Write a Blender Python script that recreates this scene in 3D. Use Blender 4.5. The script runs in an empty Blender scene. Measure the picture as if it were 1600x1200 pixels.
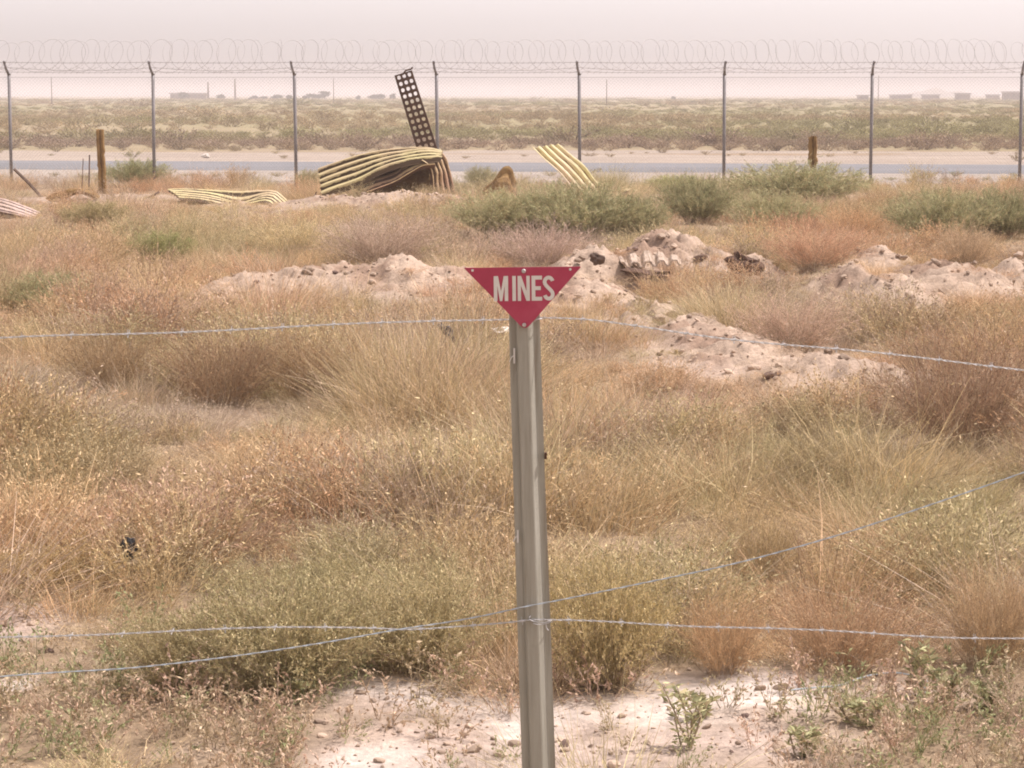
import bpy, math, random
import numpy as np
from mathutils import Vector, Matrix
R = math.radians
SC = bpy.context.scene
COL = SC.collection
CLEAR = [(360, 36.8, 120, 2.4), (10, 32.6, 80, 1.8), (110, 36.6, 80, 3.2), (235, 36.8, 40, 2.6), (600, 35.6, 130, 1.2), (475, 36.8, 40, 1.5)]   # photo x, distance, half width px, half depth m: trampled ground
rng = np.random.default_rng(7)
random.seed(7)

# ------------------------------------------------------------------ camera, sky, sun, exposure
F = 3300.0                      # focal length in photo pixels (photo 1600 wide)
PITCH = R(7.8)
EYE = Vector((0, 0, 1.95))
cd = bpy.data.cameras.new('camera'); cam = bpy.data.objects.new('camera', cd); COL.objects.link(cam)
cam.location = EYE; cam.rotation_euler = (R(90) - PITCH, 0, 0)
cd.sensor_width = 36; cd.lens = F / 1600 * 36; cd.clip_start = .1; cd.clip_end = 20000
SC.camera = cam
SUN_EL, SUN_AZ = R(60), R(72)   # azimuth from +Y towards +X
w = bpy.data.worlds.new('World'); SC.world = w; w.use_nodes = True
nt = w.node_tree; nt.nodes.clear()
sky = nt.nodes.new('ShaderNodeTexSky'); sky.sky_type = 'NISHITA'; sky.sun_disc = False
sky.sun_elevation = SUN_EL; sky.sun_rotation = SUN_AZ
sky.air_density = 1.0; sky.dust_density = 2.0; sky.ozone_density = 1.0
hs = nt.nodes.new('ShaderNodeHueSaturation'); hs.inputs['Saturation'].default_value = .12
hs.inputs['Value'].default_value = 1.3
mxs = nt.nodes.new('ShaderNodeMix'); mxs.data_type = 'RGBA'; mxs.blend_type = 'MULTIPLY'
mxs.inputs[0].default_value = 1; mxs.inputs[7].default_value = (1.0, .905, .91, 1)
bg = nt.nodes.new('ShaderNodeBackground'); bg.inputs[1].default_value = .15
wo = nt.nodes.new('ShaderNodeOutputWorld')
nt.links.new(sky.outputs[0], hs.inputs['Color']); nt.links.new(hs.outputs[0], mxs.inputs[6])
nt.links.new(mxs.outputs[2], bg.inputs[0]); nt.links.new(bg.outputs[0], wo.inputs[0])
ld = bpy.data.lights.new('sun', 'SUN'); ld.energy = 3.9; ld.angle = R(.9); ld.color = (1, .925, .89)
sun = bpy.data.objects.new('sun', ld); COL.objects.link(sun)
sd = Vector((math.cos(SUN_EL) * math.sin(SUN_AZ), math.cos(SUN_EL) * math.cos(SUN_AZ), math.sin(SUN_EL)))
sun.rotation_euler = sd.to_track_quat('Z', 'Y').to_euler()
SC.view_settings.view_transform = 'Standard'; SC.view_settings.look = 'None'
SC.view_settings.exposure = .38; SC.view_settings.gamma = 1; SC.view_settings.use_curve_mapping = False
SC.render.engine = 'CYCLES'
cy = SC.cycles
cy.max_bounces = 6; cy.diffuse_bounces = 3; cy.glossy_bounces = 2; cy.transmission_bounces = 3
cy.volume_bounces = 1; cy.transparent_max_bounces = 6; cy.use_denoising = True
cy.caustics_reflective = False; cy.caustics_refractive = False
cy.filter_width = 1.9
try: cy.denoiser = 'OPENIMAGEDENOISE'
except Exception: pass

# ------------------------------------------------------------------ helpers
FW = Vector((0, math.cos(PITCH), -math.sin(PITCH))); UP = Vector((0, math.sin(PITCH), math.cos(PITCH)))
def P(px, py, Y):
    d = FW + Vector((1, 0, 0)) * ((px - 800) / F) + UP * ((600 - py) / F)
    return EYE + d * (Y / d.y)
def G(px, py, z=0.0):
    d = FW + Vector((1, 0, 0)) * ((px - 800) / F) + UP * ((600 - py) / F)
    return EYE + d * ((z - EYE.z) / d.z)

def hsh(ix, iy, s):
    v = np.sin(ix * 127.1 + iy * 311.7 + s * 74.7) * 43758.5453
    return v - np.floor(v)
def vnoise(x, y, s=0):
    ix = np.floor(x); iy = np.floor(y); fx = x - ix; fy = y - iy
    fx = fx * fx * (3 - 2 * fx); fy = fy * fy * (3 - 2 * fy)
    a = hsh(ix, iy, s); b = hsh(ix + 1, iy, s); c = hsh(ix, iy + 1, s); d = hsh(ix + 1, iy + 1, s)
    return (a * (1 - fx) + b * fx) * (1 - fy) + (c * (1 - fx) + d * fx) * fy
def fbm(x, y, o=4, s=0):
    t = 0; a = .5; n = 0
    for k in range(o):
        t = t + a * vnoise(x, y, s + k * 3.1); n += a; a *= .5; x = x * 2.03 + 5.2; y = y * 2.03 + 1.3
    return t / n

def tag(o, label=None, cat=None, group=None, kind=None):
    if label: o['label'] = label
    if cat: o['category'] = cat
    if group: o['group'] = group
    if kind: o['kind'] = kind
    return o
def empty(name, loc, label, cat, group=None, rz=0):
    o = bpy.data.objects.new(name, None); COL.objects.link(o); o.location = loc; o.rotation_euler.z = rz
    o.empty_display_size = .2
    return tag(o, label, cat, group)
def mesh_np(name, V, Fa, mats, smooth=False):
    """V (n,3), Fa (m,3|4)"""
    V = np.asarray(V, np.float32); Fa = np.asarray(Fa, np.int32)
    me = bpy.data.meshes.new(name)
    me.vertices.add(len(V)); me.vertices.foreach_set('co', V.ravel())
    k = Fa.shape[1]
    me.loops.add(Fa.size); me.loops.foreach_set('vertex_index', Fa.ravel())
    me.polygons.add(len(Fa)); me.polygons.foreach_set('loop_start', np.arange(0, Fa.size, k, dtype=np.int32))
    me.polygons.foreach_set('use_smooth', np.full(len(Fa), smooth))
    me.update(calc_edges=True); me.validate()
    for m in (mats if isinstance(mats, (list, tuple)) else [mats]):
        if m: me.materials.append(m)
    return me
def add_obj(name, me, parent=None, world=True):
    o = bpy.data.objects.new(name, me); COL.objects.link(o)
    if parent is not None:
        o.parent = parent
        if world: o.matrix_parent_inverse = Matrix.LocRotScale(parent.location, parent.rotation_euler, None).inverted()
    return o
class MB:
    """collects shapes; build() links them as one mesh"""
    def __init__(s): s.v = []; s.f = []
    def box(s, c, d, M=None):
        n = len(s.v); c = Vector(c)
        for z in (-.5, .5):
            for x, y in ((-.5, -.5), (.5, -.5), (.5, .5), (-.5, .5)):
                p = Vector((x * d[0], y * d[1], z * d[2]))
                if M: p = M @ p
                s.v.append(c + p)
        for q in ((3, 2, 1, 0), (4, 5, 6, 7), (0, 1, 5, 4), (1, 2, 6, 5), (2, 3, 7, 6), (3, 0, 4, 7)):
            s.f.append(tuple(n + i for i in q))
    def tube(s, pts, r, n=6, cap=True):
        pts = [Vector(p) for p in pts]; rs = r if isinstance(r, (list, tuple)) else [r] * len(pts)
        b = len(s.v)
        for i, p in enumerate(pts):
            t = (pts[min(i + 1, len(pts) - 1)] - pts[max(i - 1, 0)]).normalized()
            a = t.cross(Vector((0, 0, 1)) if abs(t.z) < .9 else Vector((1, 0, 0))).normalized(); c = t.cross(a)
            for k in range(n):
                an = 2 * math.pi * k / n
                s.v.append(p + a * (rs[i] * math.cos(an)) + c * (rs[i] * math.sin(an)))
        for i in range(len(pts) - 1):
            for k in range(n):
                s.f.append((b + i * n + k, b + i * n + (k + 1) % n, b + (i + 1) * n + (k + 1) % n, b + (i + 1) * n + k))
        if cap:
            s.f.append(tuple(b + k for k in range(n))[::-1]); e = b + (len(pts) - 1) * n
            s.f.append(tuple(e + k for k in range(n)))
    def poly(s, front, off):
        """prism of a planar outline, pushed by vector off"""
        n = len(s.v); m = len(front)
        s.v += [Vector(p) for p in front] + [Vector(p) + Vector(off) for p in front]
        s.f.append(tuple(range(n, n + m))); s.f.append(tuple(range(n + 2 * m - 1, n + m - 1, -1)))
        for k in range(m):
            j = (k + 1) % m; s.f.append((n + k, n + m + k, n + m + j, n + j))
    def build(s, name, mat, parent=None, smooth=False):
        me = bpy.data.meshes.new(name); me.from_pydata([tuple(v) for v in s.v], [], s.f); me.update()
        import bmesh
        bm = bmesh.new(); bm.from_mesh(me); bmesh.ops.recalc_face_normals(bm, faces=bm.faces); bm.to_mesh(me); bm.free()
        me.materials.append(mat)
        if smooth: me.polygons.foreach_set('use_smooth', [True] * len(me.polygons))
        return add_obj(name, me, parent)

# ------------------------------------------------------------------ materials
def new_mat(name):
    m = bpy.data.materials.new(name); m.use_nodes = True
    n = m.node_tree; return m, n, n.nodes['Principled BSDF'], n.nodes['Material Output']
def ramp_mat(name, stops, scale=8, detail=6, rough=.8, bump=.0, metal=0, bscale=None, stretch=(1, 1, 1), spec=.3):
    m, n, bs, out = new_mat(name)
    tc = n.nodes.new('ShaderNodeTexCoord'); mp = n.nodes.new('ShaderNodeMapping'); mp.inputs['Scale'].default_value = stretch
    no = n.nodes.new('ShaderNodeTexNoise'); no.inputs['Scale'].default_value = scale; no.inputs['Detail'].default_value = detail
    no.inputs['Roughness'].default_value = .65
    cr = n.nodes.new('ShaderNodeValToRGB'); e = cr.color_ramp.elements
    while len(e) < len(stops): e.new(.5)
    for k, (p, c) in enumerate(stops): e[k].position = p; e[k].color = (*c, 1)
    n.links.new(tc.outputs['Object'], mp.inputs[0]); n.links.new(mp.outputs[0], no.inputs['Vector'])
    n.links.new(no.outputs[0], cr.inputs[0]); n.links.new(cr.outputs[0], bs.inputs['Base Color'])
    bs.inputs['Roughness'].default_value = rough; bs.inputs['Metallic'].default_value = metal
    bs.inputs['Specular IOR Level'].default_value = spec
    if bump:
        nb = n.nodes.new('ShaderNodeTexNoise'); nb.inputs['Scale'].default_value = bscale or scale * 4; nb.inputs['Detail'].default_value = 5
        bu = n.nodes.new('ShaderNodeBump'); bu.inputs['Strength'].default_value = bump; bu.inputs['Distance'].default_value = .01
        n.links.new(tc.outputs['Object'], nb.inputs['Vector'])
        n.links.new(nb.outputs[0], bu.inputs['Height']); n.links.new(bu.outputs[0], bs.inputs['Normal'])
    return m
def attr_veg(name, src, trans=.3, lo=.55, hi=1.35):
    """plant material: colour from the instance / object, varied stem by stem"""
    m, n, bs, out = new_mat(name); n.nodes.remove(bs)
    if src == 'inst':
        a = n.nodes.new('ShaderNodeAttribute'); a.attribute_type = 'INSTANCER'; a.attribute_name = 'tint'; col = a.outputs['Color']
    else:
        a = n.nodes.new('ShaderNodeObjectInfo'); col = a.outputs['Color']
    v = n.nodes.new('ShaderNodeAttribute'); v.attribute_name = 'var'
    sp = n.nodes.new('ShaderNodeSeparateColor'); n.links.new(v.outputs['Color'], sp.inputs[0])
    mr = n.nodes.new('ShaderNodeMapRange'); mr.inputs[3].default_value = lo; mr.inputs[4].default_value = hi
    n.links.new(sp.outputs[0], mr.inputs[0])
    mu = n.nodes.new('ShaderNodeVectorMath'); mu.operation = 'SCALE'
    n.links.new(col, mu.inputs[0]); n.links.new(mr.outputs[0], mu.inputs['Scale'])
    mi = n.nodes.new('ShaderNodeMix'); mi.data_type = 'RGBA'; mi.inputs[7].default_value = (.60, .465, .29, 1)
    n.links.new(sp.outputs[1], mi.inputs[0]); n.links.new(mu.outputs[0], mi.inputs[6])
    d = n.nodes.new('ShaderNodeBsdfDiffuse'); t = n.nodes.new('ShaderNodeBsdfTranslucent'); mx = n.nodes.new('ShaderNodeMixShader')
    mx.inputs[0].default_value = trans
    n.links.new(mi.outputs[2], d.inputs[0]); n.links.new(mi.outputs[2], t.inputs[0])
    n.links.new(d.outputs[0], mx.inputs[1]); n.links.new(t.outputs[0], mx.inputs[2]); n.links.new(mx.outputs[0], out.inputs[0])
    return m
M_INST = attr_veg('dry_stalks', 'inst', .2, .42, 1.4)
M_FOL = attr_veg('shrub_foliage', 'obj', .22, .45, 1.4)
M_STEM = ramp_mat('shrub_stems', [(.3, (.26, .19, .13)), (.7, (.46, .36, .26))], 20)
M_STEEL = ramp_mat('galvanised_steel', [(.28, (.24, .20, .15)), (.42, (.31, .295, .245)), (.6, (.37, .355, .30)), (.8, (.46, .45, .40))], 14, detail=9, rough=.5, metal=.2, stretch=(4, 4, .22), bump=.1)
M_FPOST = ramp_mat('fence_post_steel', [(.3, (.19, .175, .175)), (.8, (.30, .285, .285))], 4, rough=.6, metal=.3)
M_WIRE = ramp_mat('galvanised_wire', [(.3, (.40, .395, .39)), (.7, (.58, .57, .56))], 60, rough=.45, metal=.3)
M_BLUE = ramp_mat('smooth_wire', [(.3, (.33, .38, .42)), (.7, (.48, .51, .53))], 40, rough=.4, metal=.2)
M_LINK = ramp_mat('chain_link_wire', [(.3, (.28, .25, .25)), (.7, (.40, .37, .36))], 10, rough=.6, metal=.3)
M_COIL = ramp_mat('razor_tape', [(.3, (.16, .13, .12)), (.7, (.26, .22, .21))], 10, rough=.55, metal=.3)
M_RED = ramp_mat('sign_red_paint', [(.30, (.30, .03, .06)), (.5, (.38, .038, .080)), (.66, (.41, .06, .105)), (.78, (.46, .13, .16))], 10, detail=9, rough=.42, bump=.05, spec=.4)
M_WHITE = ramp_mat('sign_white_paint', [(.25, (.58, .54, .49)), (.7, (.70, .67, .62))], 25, rough=.6)
M_BOLT = ramp_mat('bolt_metal', [(.3, (.42, .40, .38)), (.7, (.62, .6, .57))], 40, rough=.4, metal=.5)
M_DARKR = ramp_mat('dark_rust', [(.3, (.055, .028, .018)), (.7, (.12, .065, .04))], 12, rough=.85, bump=.3)
M_RUST = ramp_mat('brown_rust', [(.3, (.15, .08, .03)), (.55, (.26, .16, .06)), (.8, (.34, .24, .11))], 7, rough=.85, bump=.3)
M_TAR = ramp_mat('black_scrap', [(.3, (.018, .018, .02)), (.7, (.07, .07, .075))], 14, rough=.5, bump=.3)
M_PALE = ramp_mat('pale_board', [(.3, (.68, .62, .55)), (.7, (.85, .8, .74))], 12, rough=.8, bump=.3)
M_CRUST = ramp_mat('soil_crusted_steel', [(.3, (.25, .18, .13)), (.65, (.50, .40, .32))], 9, rough=.9, bump=.4)
M_ROAD = ramp_mat('asphalt', [(.3, (.165, .165, .17)), (.7, (.225, .22, .225))], .6, detail=8, rough=.95, stretch=(.15, 1, 1), spec=.1)
M_WOODD = ramp_mat('old_wood', [(.3, (.09, .06, .045)), (.7, (.2, .14, .11))], 6, rough=.9)
M_HILL = ramp_mat('far_hill_soil', [(.3, (.2, .17, .14)), (.7, (.3, .26, .2))], .01)
M_TREE = ramp_mat('far_tree_leaves', [(.3, (.035, .045, .02)), (.7, (.08, .09, .04))], 1.2)
M_BARK = ramp_mat('tree_bark', [(.3, (.07, .05, .035)), (.7, (.13, .1, .07))], 3)
M_MUD = ramp_mat('mud_wall', [(.3, (.18, .14, .11)), (.7, (.26, .21, .17))], .5)
M_ROOF = ramp_mat('flat_roof', [(.3, (.12, .10, .09)), (.7, (.2, .17, .15))], .5)

def sheet_mat(name, paint, paint2, rust_shade, amount):
    """painted corrugated steel; the rust colour is wear in blotches, wear plus painted-in shade in the grooves (attribute ph)"""
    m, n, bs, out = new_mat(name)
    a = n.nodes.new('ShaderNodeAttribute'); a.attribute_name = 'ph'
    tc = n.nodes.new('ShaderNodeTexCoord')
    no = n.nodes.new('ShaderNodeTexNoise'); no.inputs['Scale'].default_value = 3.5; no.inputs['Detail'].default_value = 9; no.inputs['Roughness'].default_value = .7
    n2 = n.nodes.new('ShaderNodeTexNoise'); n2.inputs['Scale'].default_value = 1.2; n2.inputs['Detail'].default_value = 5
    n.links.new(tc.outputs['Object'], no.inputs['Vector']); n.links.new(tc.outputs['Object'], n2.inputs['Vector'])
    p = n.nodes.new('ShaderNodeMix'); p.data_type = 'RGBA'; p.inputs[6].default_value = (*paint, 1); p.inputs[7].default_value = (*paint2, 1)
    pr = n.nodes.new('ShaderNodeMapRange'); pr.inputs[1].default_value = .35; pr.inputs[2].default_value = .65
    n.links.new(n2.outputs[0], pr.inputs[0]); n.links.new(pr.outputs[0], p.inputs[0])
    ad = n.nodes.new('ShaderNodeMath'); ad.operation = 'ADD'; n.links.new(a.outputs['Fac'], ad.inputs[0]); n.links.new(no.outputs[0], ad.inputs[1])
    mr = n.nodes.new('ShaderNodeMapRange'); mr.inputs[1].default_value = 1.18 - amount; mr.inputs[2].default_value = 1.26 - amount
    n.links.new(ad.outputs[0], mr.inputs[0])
    mx = n.nodes.new('ShaderNodeMix'); mx.data_type = 'RGBA'; mx.inputs[7].default_value = (*rust_shade, 1)
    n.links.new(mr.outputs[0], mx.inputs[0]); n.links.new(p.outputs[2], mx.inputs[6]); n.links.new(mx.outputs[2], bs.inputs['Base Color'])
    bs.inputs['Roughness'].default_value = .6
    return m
M_YEL = sheet_mat('yellow_corrugated', (.54, .47, .22), (.50, .38, .22), (.085, .05, .02), .34)  # wide dark grooves hold wear plus shade put into the colour
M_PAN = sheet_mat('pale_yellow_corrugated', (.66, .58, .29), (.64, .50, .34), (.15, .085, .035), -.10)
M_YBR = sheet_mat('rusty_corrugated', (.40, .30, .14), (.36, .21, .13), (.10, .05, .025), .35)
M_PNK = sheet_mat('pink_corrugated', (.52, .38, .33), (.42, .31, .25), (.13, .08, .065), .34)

# ------------------------------------------------------------------ terrain
def bump_list():
    L = []
    def add(px, ptop, Y, rx, ry, sc=1.0, rough=.07):
        p = P(px, ptop, Y); L.append((p.x, p.y, max(.05, p.z) * sc, rx, ry, rough))
    add(395, 425, 20.5, .60, 1.2); add(470, 418, 20.8, .6, 1.2); add(550, 411, 21, .55, 1.1); add(625, 406, 21.2, .60, 1.1)
    add(700, 414, 21.2, .7, 1.1); add(345, 455, 19.3, .4, .8)
    add(925, 396, 21.0, .55, 1.2, 1, .10); add(1045, 360, 22.8, .75, 1.1, 1, .10); add(995, 385, 22.0, .5, .8, 1, .09); add(1110, 392, 22.0, .65, .9, 1, .09); add(1180, 402, 21.6, .35, .7)
    add(900, 440, 18.8, .6, 1.2); add(1000, 468, 17.6, .5, 1.2); add(1090, 500, 16.3, .5, 1.1); add(1150, 530, 15.3, .5, .8); add(1310, 560, 14.2, .55, .6)
    add(1365, 390, 21.5, .75, 1.1, 1, .09); add(1480, 416, 20.0, .8, 1.4, 1, .10); add(1400, 440, 19.2, .6, 1, 1, .09); add(1330, 425, 19.8, .4, .9, 1, .09); add(1585, 408, 20.5, .35, .7); add(1540,440,19.5,.5,.8)
    add(520, 306, 36.5, .9, 1.0, 1, .06); add(620, 297, 36.6, 1.0, 1.0, 1, .07); add(690, 300, 36.8, .7, .9, 1, .06)
    add(120, 307, 39.3, 1.3, .9, 1, .05); add(200, 304, 39.3, 1.0, .8, 1, .05); add(360, 312, 38.0, 1.5, .8, 1, .05)
    add(1560, 292, 43, 2.0, .8, 1, .05); add(1420, 303, 41, 1.5, .8, .8, .05)
    return L
BUMPS = bump_list(); CARVE = P(1018, 425, 20.25)
def mound_mask(x, y):
    m = np.zeros_like(x)
    for bx, by, h, rx, ry, r in BUMPS:
        d = ((x - bx) / rx) ** 2 + ((y - by) / ry) ** 2
        m = np.maximum(m, np.exp(-d * .8) * (r / .07))
    return m
def H(x, y):
    x = np.asarray(x, float); y = np.asarray(y, float)
    near = np.clip((48 - y) / 4, 0, 1)
    h = (fbm(x * .35, y * .35, 3, 11) - .5) * .16 * near + (fbm(x * 2.2, y * 2.2, 4, 5) - .5) * .055 * near
    h = h + near * (fbm(x * 14, y * 14, 3, 8) - .5) * .018
    m = np.zeros_like(x)
    for bx, by, hh, rx, ry, r in BUMPS:
        d = ((x - bx) / rx) ** 2 + ((y - by) / ry) ** 2
        m = np.maximum(m, hh * np.exp(-d ** .85))
    mm = np.clip(mound_mask(x, y), 0, 1.5)
    clod = np.abs(fbm(x * 2.6, y * 2.6, 4, 21) - .5) * 2
    c2 = 1 - np.abs(fbm(x * 7, y * 7, 3, 31) - .5) * 2
    c3 = vnoise(x * 13, y * 13, 41)
    h = h + m + mm * ((.20 - clod) * .17 + (c2 - .85) * .10 + (c3 - .5) * .035 + (fbm(x * 19, y * 19, 3, 44) - .5) * .05) * near
    h = h - .24 * np.exp(-(((x - CARVE.x) / .40) ** 2 + ((y - CARVE.y) / .45) ** 2) ** 2)
    far = np.clip((y - 75) / 60, 0, 1)
    h = h + far * (fbm(x * .012, y * .012, 2, 51) - .5) * .25 * np.clip((4000 - y) / 3000, 0, 1)
    return h
def Hs(x, y): return float(H(np.array([x]), np.array([y]))[0])

# bare patches of ground given by where they lie (x, y, rx, ry)
BARE = []
def bare(px, py, wpx, ry, z=0.0):
    g = G(px, py, z); BARE.append((g.x, g.y, wpx / F * g.y / 1.0, ry))
bare(700, 1185, 230, .42); bare(850, 1150, 200, .45); bare(1050, 1160, 200, .50); bare(1250, 1105, 230, .36); bare(1420, 1090, 140, .25); bare(560, 1195, 120, .25)
bare(900, 1195, 420, .35); bare(1180, 1165, 200, .4); bare(640, 1110, 120, .2); bare(20, 985, 70, .22); bare(10, 1075, 40, .12); bare(370, 850, 60, .3)
bare(790, 520, 60, .35, .05); bare(1300, 590, 90, .5); bare(1200, 545, 90, .6)
for bx, by, h, rx, ry, r in BUMPS[:26]:
    BARE.append((bx, by - .25, rx * 1.0, ry * 1.05))
def bare_mask(x, y):
    m = np.zeros_like(x)
    wob = (fbm(x * 1.7, y * 1.7, 4, 61) - .5) * 1.9
    for bx, by, rx, ry in BARE:
        d = np.sqrt(((x - bx) / rx) ** 2 + ((y - by) / ry) ** 2)
        m = np.maximum(m, np.clip(1.35 - d + wob, 0, 1))
    return m

def grow(a, b, s0, g):
    L = [a]; s = s0
    while L[-1] < b: L.append(L[-1] + s); s *= g
    return L
ys = sorted(set([round(-v, 4) for v in grow(0, 40, .5, 1.3)])) + [.3, .8, 1.4, 2, 2.6, 3.2, 3.8, 4.2, 4.6, 5.0] + list(np.arange(5.2, 9, .03)) + list(np.arange(9, 31, .045)) + list(np.arange(31, 48, .09)) + grow(48, 4900, .3, 1.022)
xs_half = list(np.arange(0, 3.2, .03)) + list(np.arange(3.2, 8, .06)) + list(np.arange(8, 14, .12)) + grow(14, 3300, .3, 1.12)
xs = sorted(set([-v for v in xs_half] + xs_half))
X, Y = np.meshgrid(np.array(xs), np.array(ys))
nx, ny = len(xs), len(ys)
Z = H(X.ravel(), Y.ravel()).reshape(X.shape)
V = np.stack([X.ravel(), Y.ravel(), Z.ravel()], 1)
i = np.arange(ny - 1)[:, None] * nx + np.arange(nx - 1)[None, :]
Fa = np.stack([i, i + 1, i + 1 + nx, i + nx], -1).reshape(-1, 4)

m, n, bs, out = new_mat('ground_soil')
a = n.nodes.new('ShaderNodeAttribute'); a.attribute_name = 'soil'
tc = n.nodes.new('ShaderNodeTexCoord')
def noise(sc, det=6, ro=.6, st=(1, 1, 1)):
    mp = n.nodes.new('ShaderNodeMapping'); mp.inputs['Scale'].default_value = st
    q = n.nodes.new('ShaderNodeTexNoise'); q.inputs['Scale'].default_value = sc; q.inputs['Detail'].default_value = det; q.inputs['Roughness'].default_value = ro
    n.links.new(tc.outputs['Object'], mp.inputs[0]); n.links.new(mp.outputs[0], q.inputs['Vector']); return q.outputs[0]
def mrange(src, a0, a1, b0, b1):
    q = n.nodes.new('ShaderNodeMapRange'); q.inputs[1].default_value = a0; q.inputs[2].default_value = a1; q.inputs[3].default_value = b0; q.inputs[4].default_value = b1
    n.links.new(src, q.inputs[0]); return q.outputs[0]
f1 = mrange(noise(24, 8, .7), .3, .7, .72, 1.22); f2 = mrange(noise(3, 6), .3, .7, .82, 1.14); f3 = mrange(noise(.5, 8, .65, (.25, 1, 1)), .35, .65, .86, 1.12)
mu = n.nodes.new('ShaderNodeMath'); mu.operation = 'MULTIPLY'; n.links.new(f1, mu.inputs[0]); n.links.new(f2, mu.inputs[1])
mu2 = n.nodes.new('ShaderNodeMath'); mu2.operation = 'MULTIPLY'; n.links.new(mu.outputs[0], mu2.inputs[0]); n.links.new(f3, mu2.inputs[1])
sc_ = n.nodes.new('ShaderNodeVectorMath'); sc_.operation = 'SCALE'; n.links.new(a.outputs['Color'], sc_.inputs[0]); n.links.new(mu2.outputs[0], sc_.inputs['Scale'])
n.links.new(sc_.outputs[0], bs.inputs['Base Color']); bs.inputs['Roughness'].default_value = .95; bs.inputs['Specular IOR Level'].default_value = .1
bu = n.nodes.new('ShaderNodeBump'); bu.inputs['Strength'].default_value = .7; bu.inputs['Distance'].default_value = .02
n.links.new(noise(45, 8, .7), bu.inputs['Height']); n.links.new(bu.outputs[0], bs.inputs['Normal'])
M_GROUND = m
me = mesh_np('ground', V, Fa, M_GROUND, True)
gx, gy = V[:, 0].astype(float), V[:, 1].astype(float)
def lerp(a, b, t): return a * (1 - t[:, None]) + b * t[:, None]
bm_ = np.clip(bare_mask(gx, gy), 0, 1)
mm_ = np.clip(mound_mask(gx, gy) * 1.4, 0, 1)
veg = np.array([[.30, .22, .145]]); soil = np.array([[.49, .385, .32]]); moundc = np.array([[.42, .315, .235]]); white = np.array([[.66, .57, .50]])
c = lerp(np.repeat(veg, len(gx), 0), np.repeat(soil, len(gx), 0), bm_)
c = lerp(c, np.repeat(moundc, len(gx), 0), mm_ * .8)
cr = np.clip((fbm(gx * 1.3, gy * 1.6, 4, 71) - .50) * 7, 0, 1) * bm_ * (gy < 9)          # white salt crust in patches
c = lerp(c, np.repeat(white, len(gx), 0), cr)
damp = np.clip((fbm(gx * 2.1, gy * 2.1, 4, 77) - .56) * 7, 0, 1) * mm_                    # dark crumbs of turned soil
c = lerp(c, np.repeat([[.26, .17, .12]], len(gx), 0), damp * .75)
bx0 = 57.6 - .13 * gx
grav = np.clip((gy - 46.5) / 1.5, 0, 1) * np.clip((bx0 + 16.5 + 3 * (fbm(gx * .12, gy * .3, 3, 81) - .5) * 4 - gy) / 1.5, 0, 1)
c = lerp(c, np.repeat([[.36, .295, .24]], len(gx), 0), grav)
sh = np.clip((bx0 - 2 - gy) / 2, 0, 1) * grav
c = lerp(c, np.repeat([[.35, .30, .255]], len(gx), 0), sh)
fz = np.clip((gy - 70) / 6, 0, 1) * (1 - grav)
nz = fbm(gx * .03, gy * .02, 4, 91)
farc = lerp(np.repeat([[.31, .245, .15]], len(gx), 0), np.repeat([[.29, .245, .135]], len(gx), 0), np.clip((nz - .42) * 6, 0, 1))
c = lerp(c, farc, fz)
at = me.color_attributes.new('soil', 'FLOAT_COLOR', 'POINT')
at.data.foreach_set('color', np.concatenate([c, np.ones((len(c), 1))], 1).astype(np.float32).ravel())
tag(add_obj('ground', me), kind='structure')
# road: a gentle strip laid over the flat ground beyond the fence
rv, rf = [], []
xsr = np.concatenate([np.linspace(-400, -60, 18), np.linspace(-55, 55, 111), np.linspace(60, 400, 18)])
for k, x in enumerate(xsr):
    yc = 57.4 - .13 * x
    for q, (o_, z_) in enumerate(((-3.3, -.02), (-3.1, .035), (0, .07), (3.1, .035), (3.3, -.02))):
        rv.append((x, yc + o_ + .12 * math.sin(x * 1.7 + q) * (q in (0, 4)), z_))
    if k:
        b = (k - 1) * 5
        for q in range(4): rf.append((b + q, b + 5 + q, b + 6 + q, b + 1 + q))
tag(add_obj('road', mesh_np('road', rv, rf, M_ROAD, True)), kind='structure')

# ------------------------------------------------------------------ plant prototypes
def ribbons(base, dirs, L, width, bend, nseg, var, pale, seed=0):
    """base (n,3), dirs (n,3) unit start directions, L lengths, bend droop vector (n,3)"""
    n_ = len(base); r = np.random.default_rng(seed)
    side = np.cross(dirs, r.normal(size=(n_, 3))); side /= np.linalg.norm(side, axis=1)[:, None] + 1e-9
    ts = np.linspace(0, 1, nseg + 1)
    V, Fc = [], []
    wig = r.normal(size=(n_, 3)) * .05
    for k, t in enumerate(ts):
        p = base + dirs * (L * t)[:, None] + bend * (L * t * t)[:, None] + wig * (L * math.sin(t * 5.0))[:, None]
        wd = (width * (1 - .8 * t) / 2)[:, None] * side
        V.append(p - wd); V.append(p + wd)
    V = np.stack(V, 1)                          # n, 2(nseg+1), 3
    m_ = 2 * (nseg + 1)
    b = np.arange(n_)[:, None] * m_
    for k in range(nseg):
        Fc.append(np.stack([b[:, 0] + 2 * k, b[:, 0] + 2 * k + 1, b[:, 0] + 2 * k + 3, b[:, 0] + 2 * k + 2], 1))
    return V.reshape(-1, 3), np.concatenate(Fc), np.repeat(var, m_), np.repeat(pale, m_)
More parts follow.
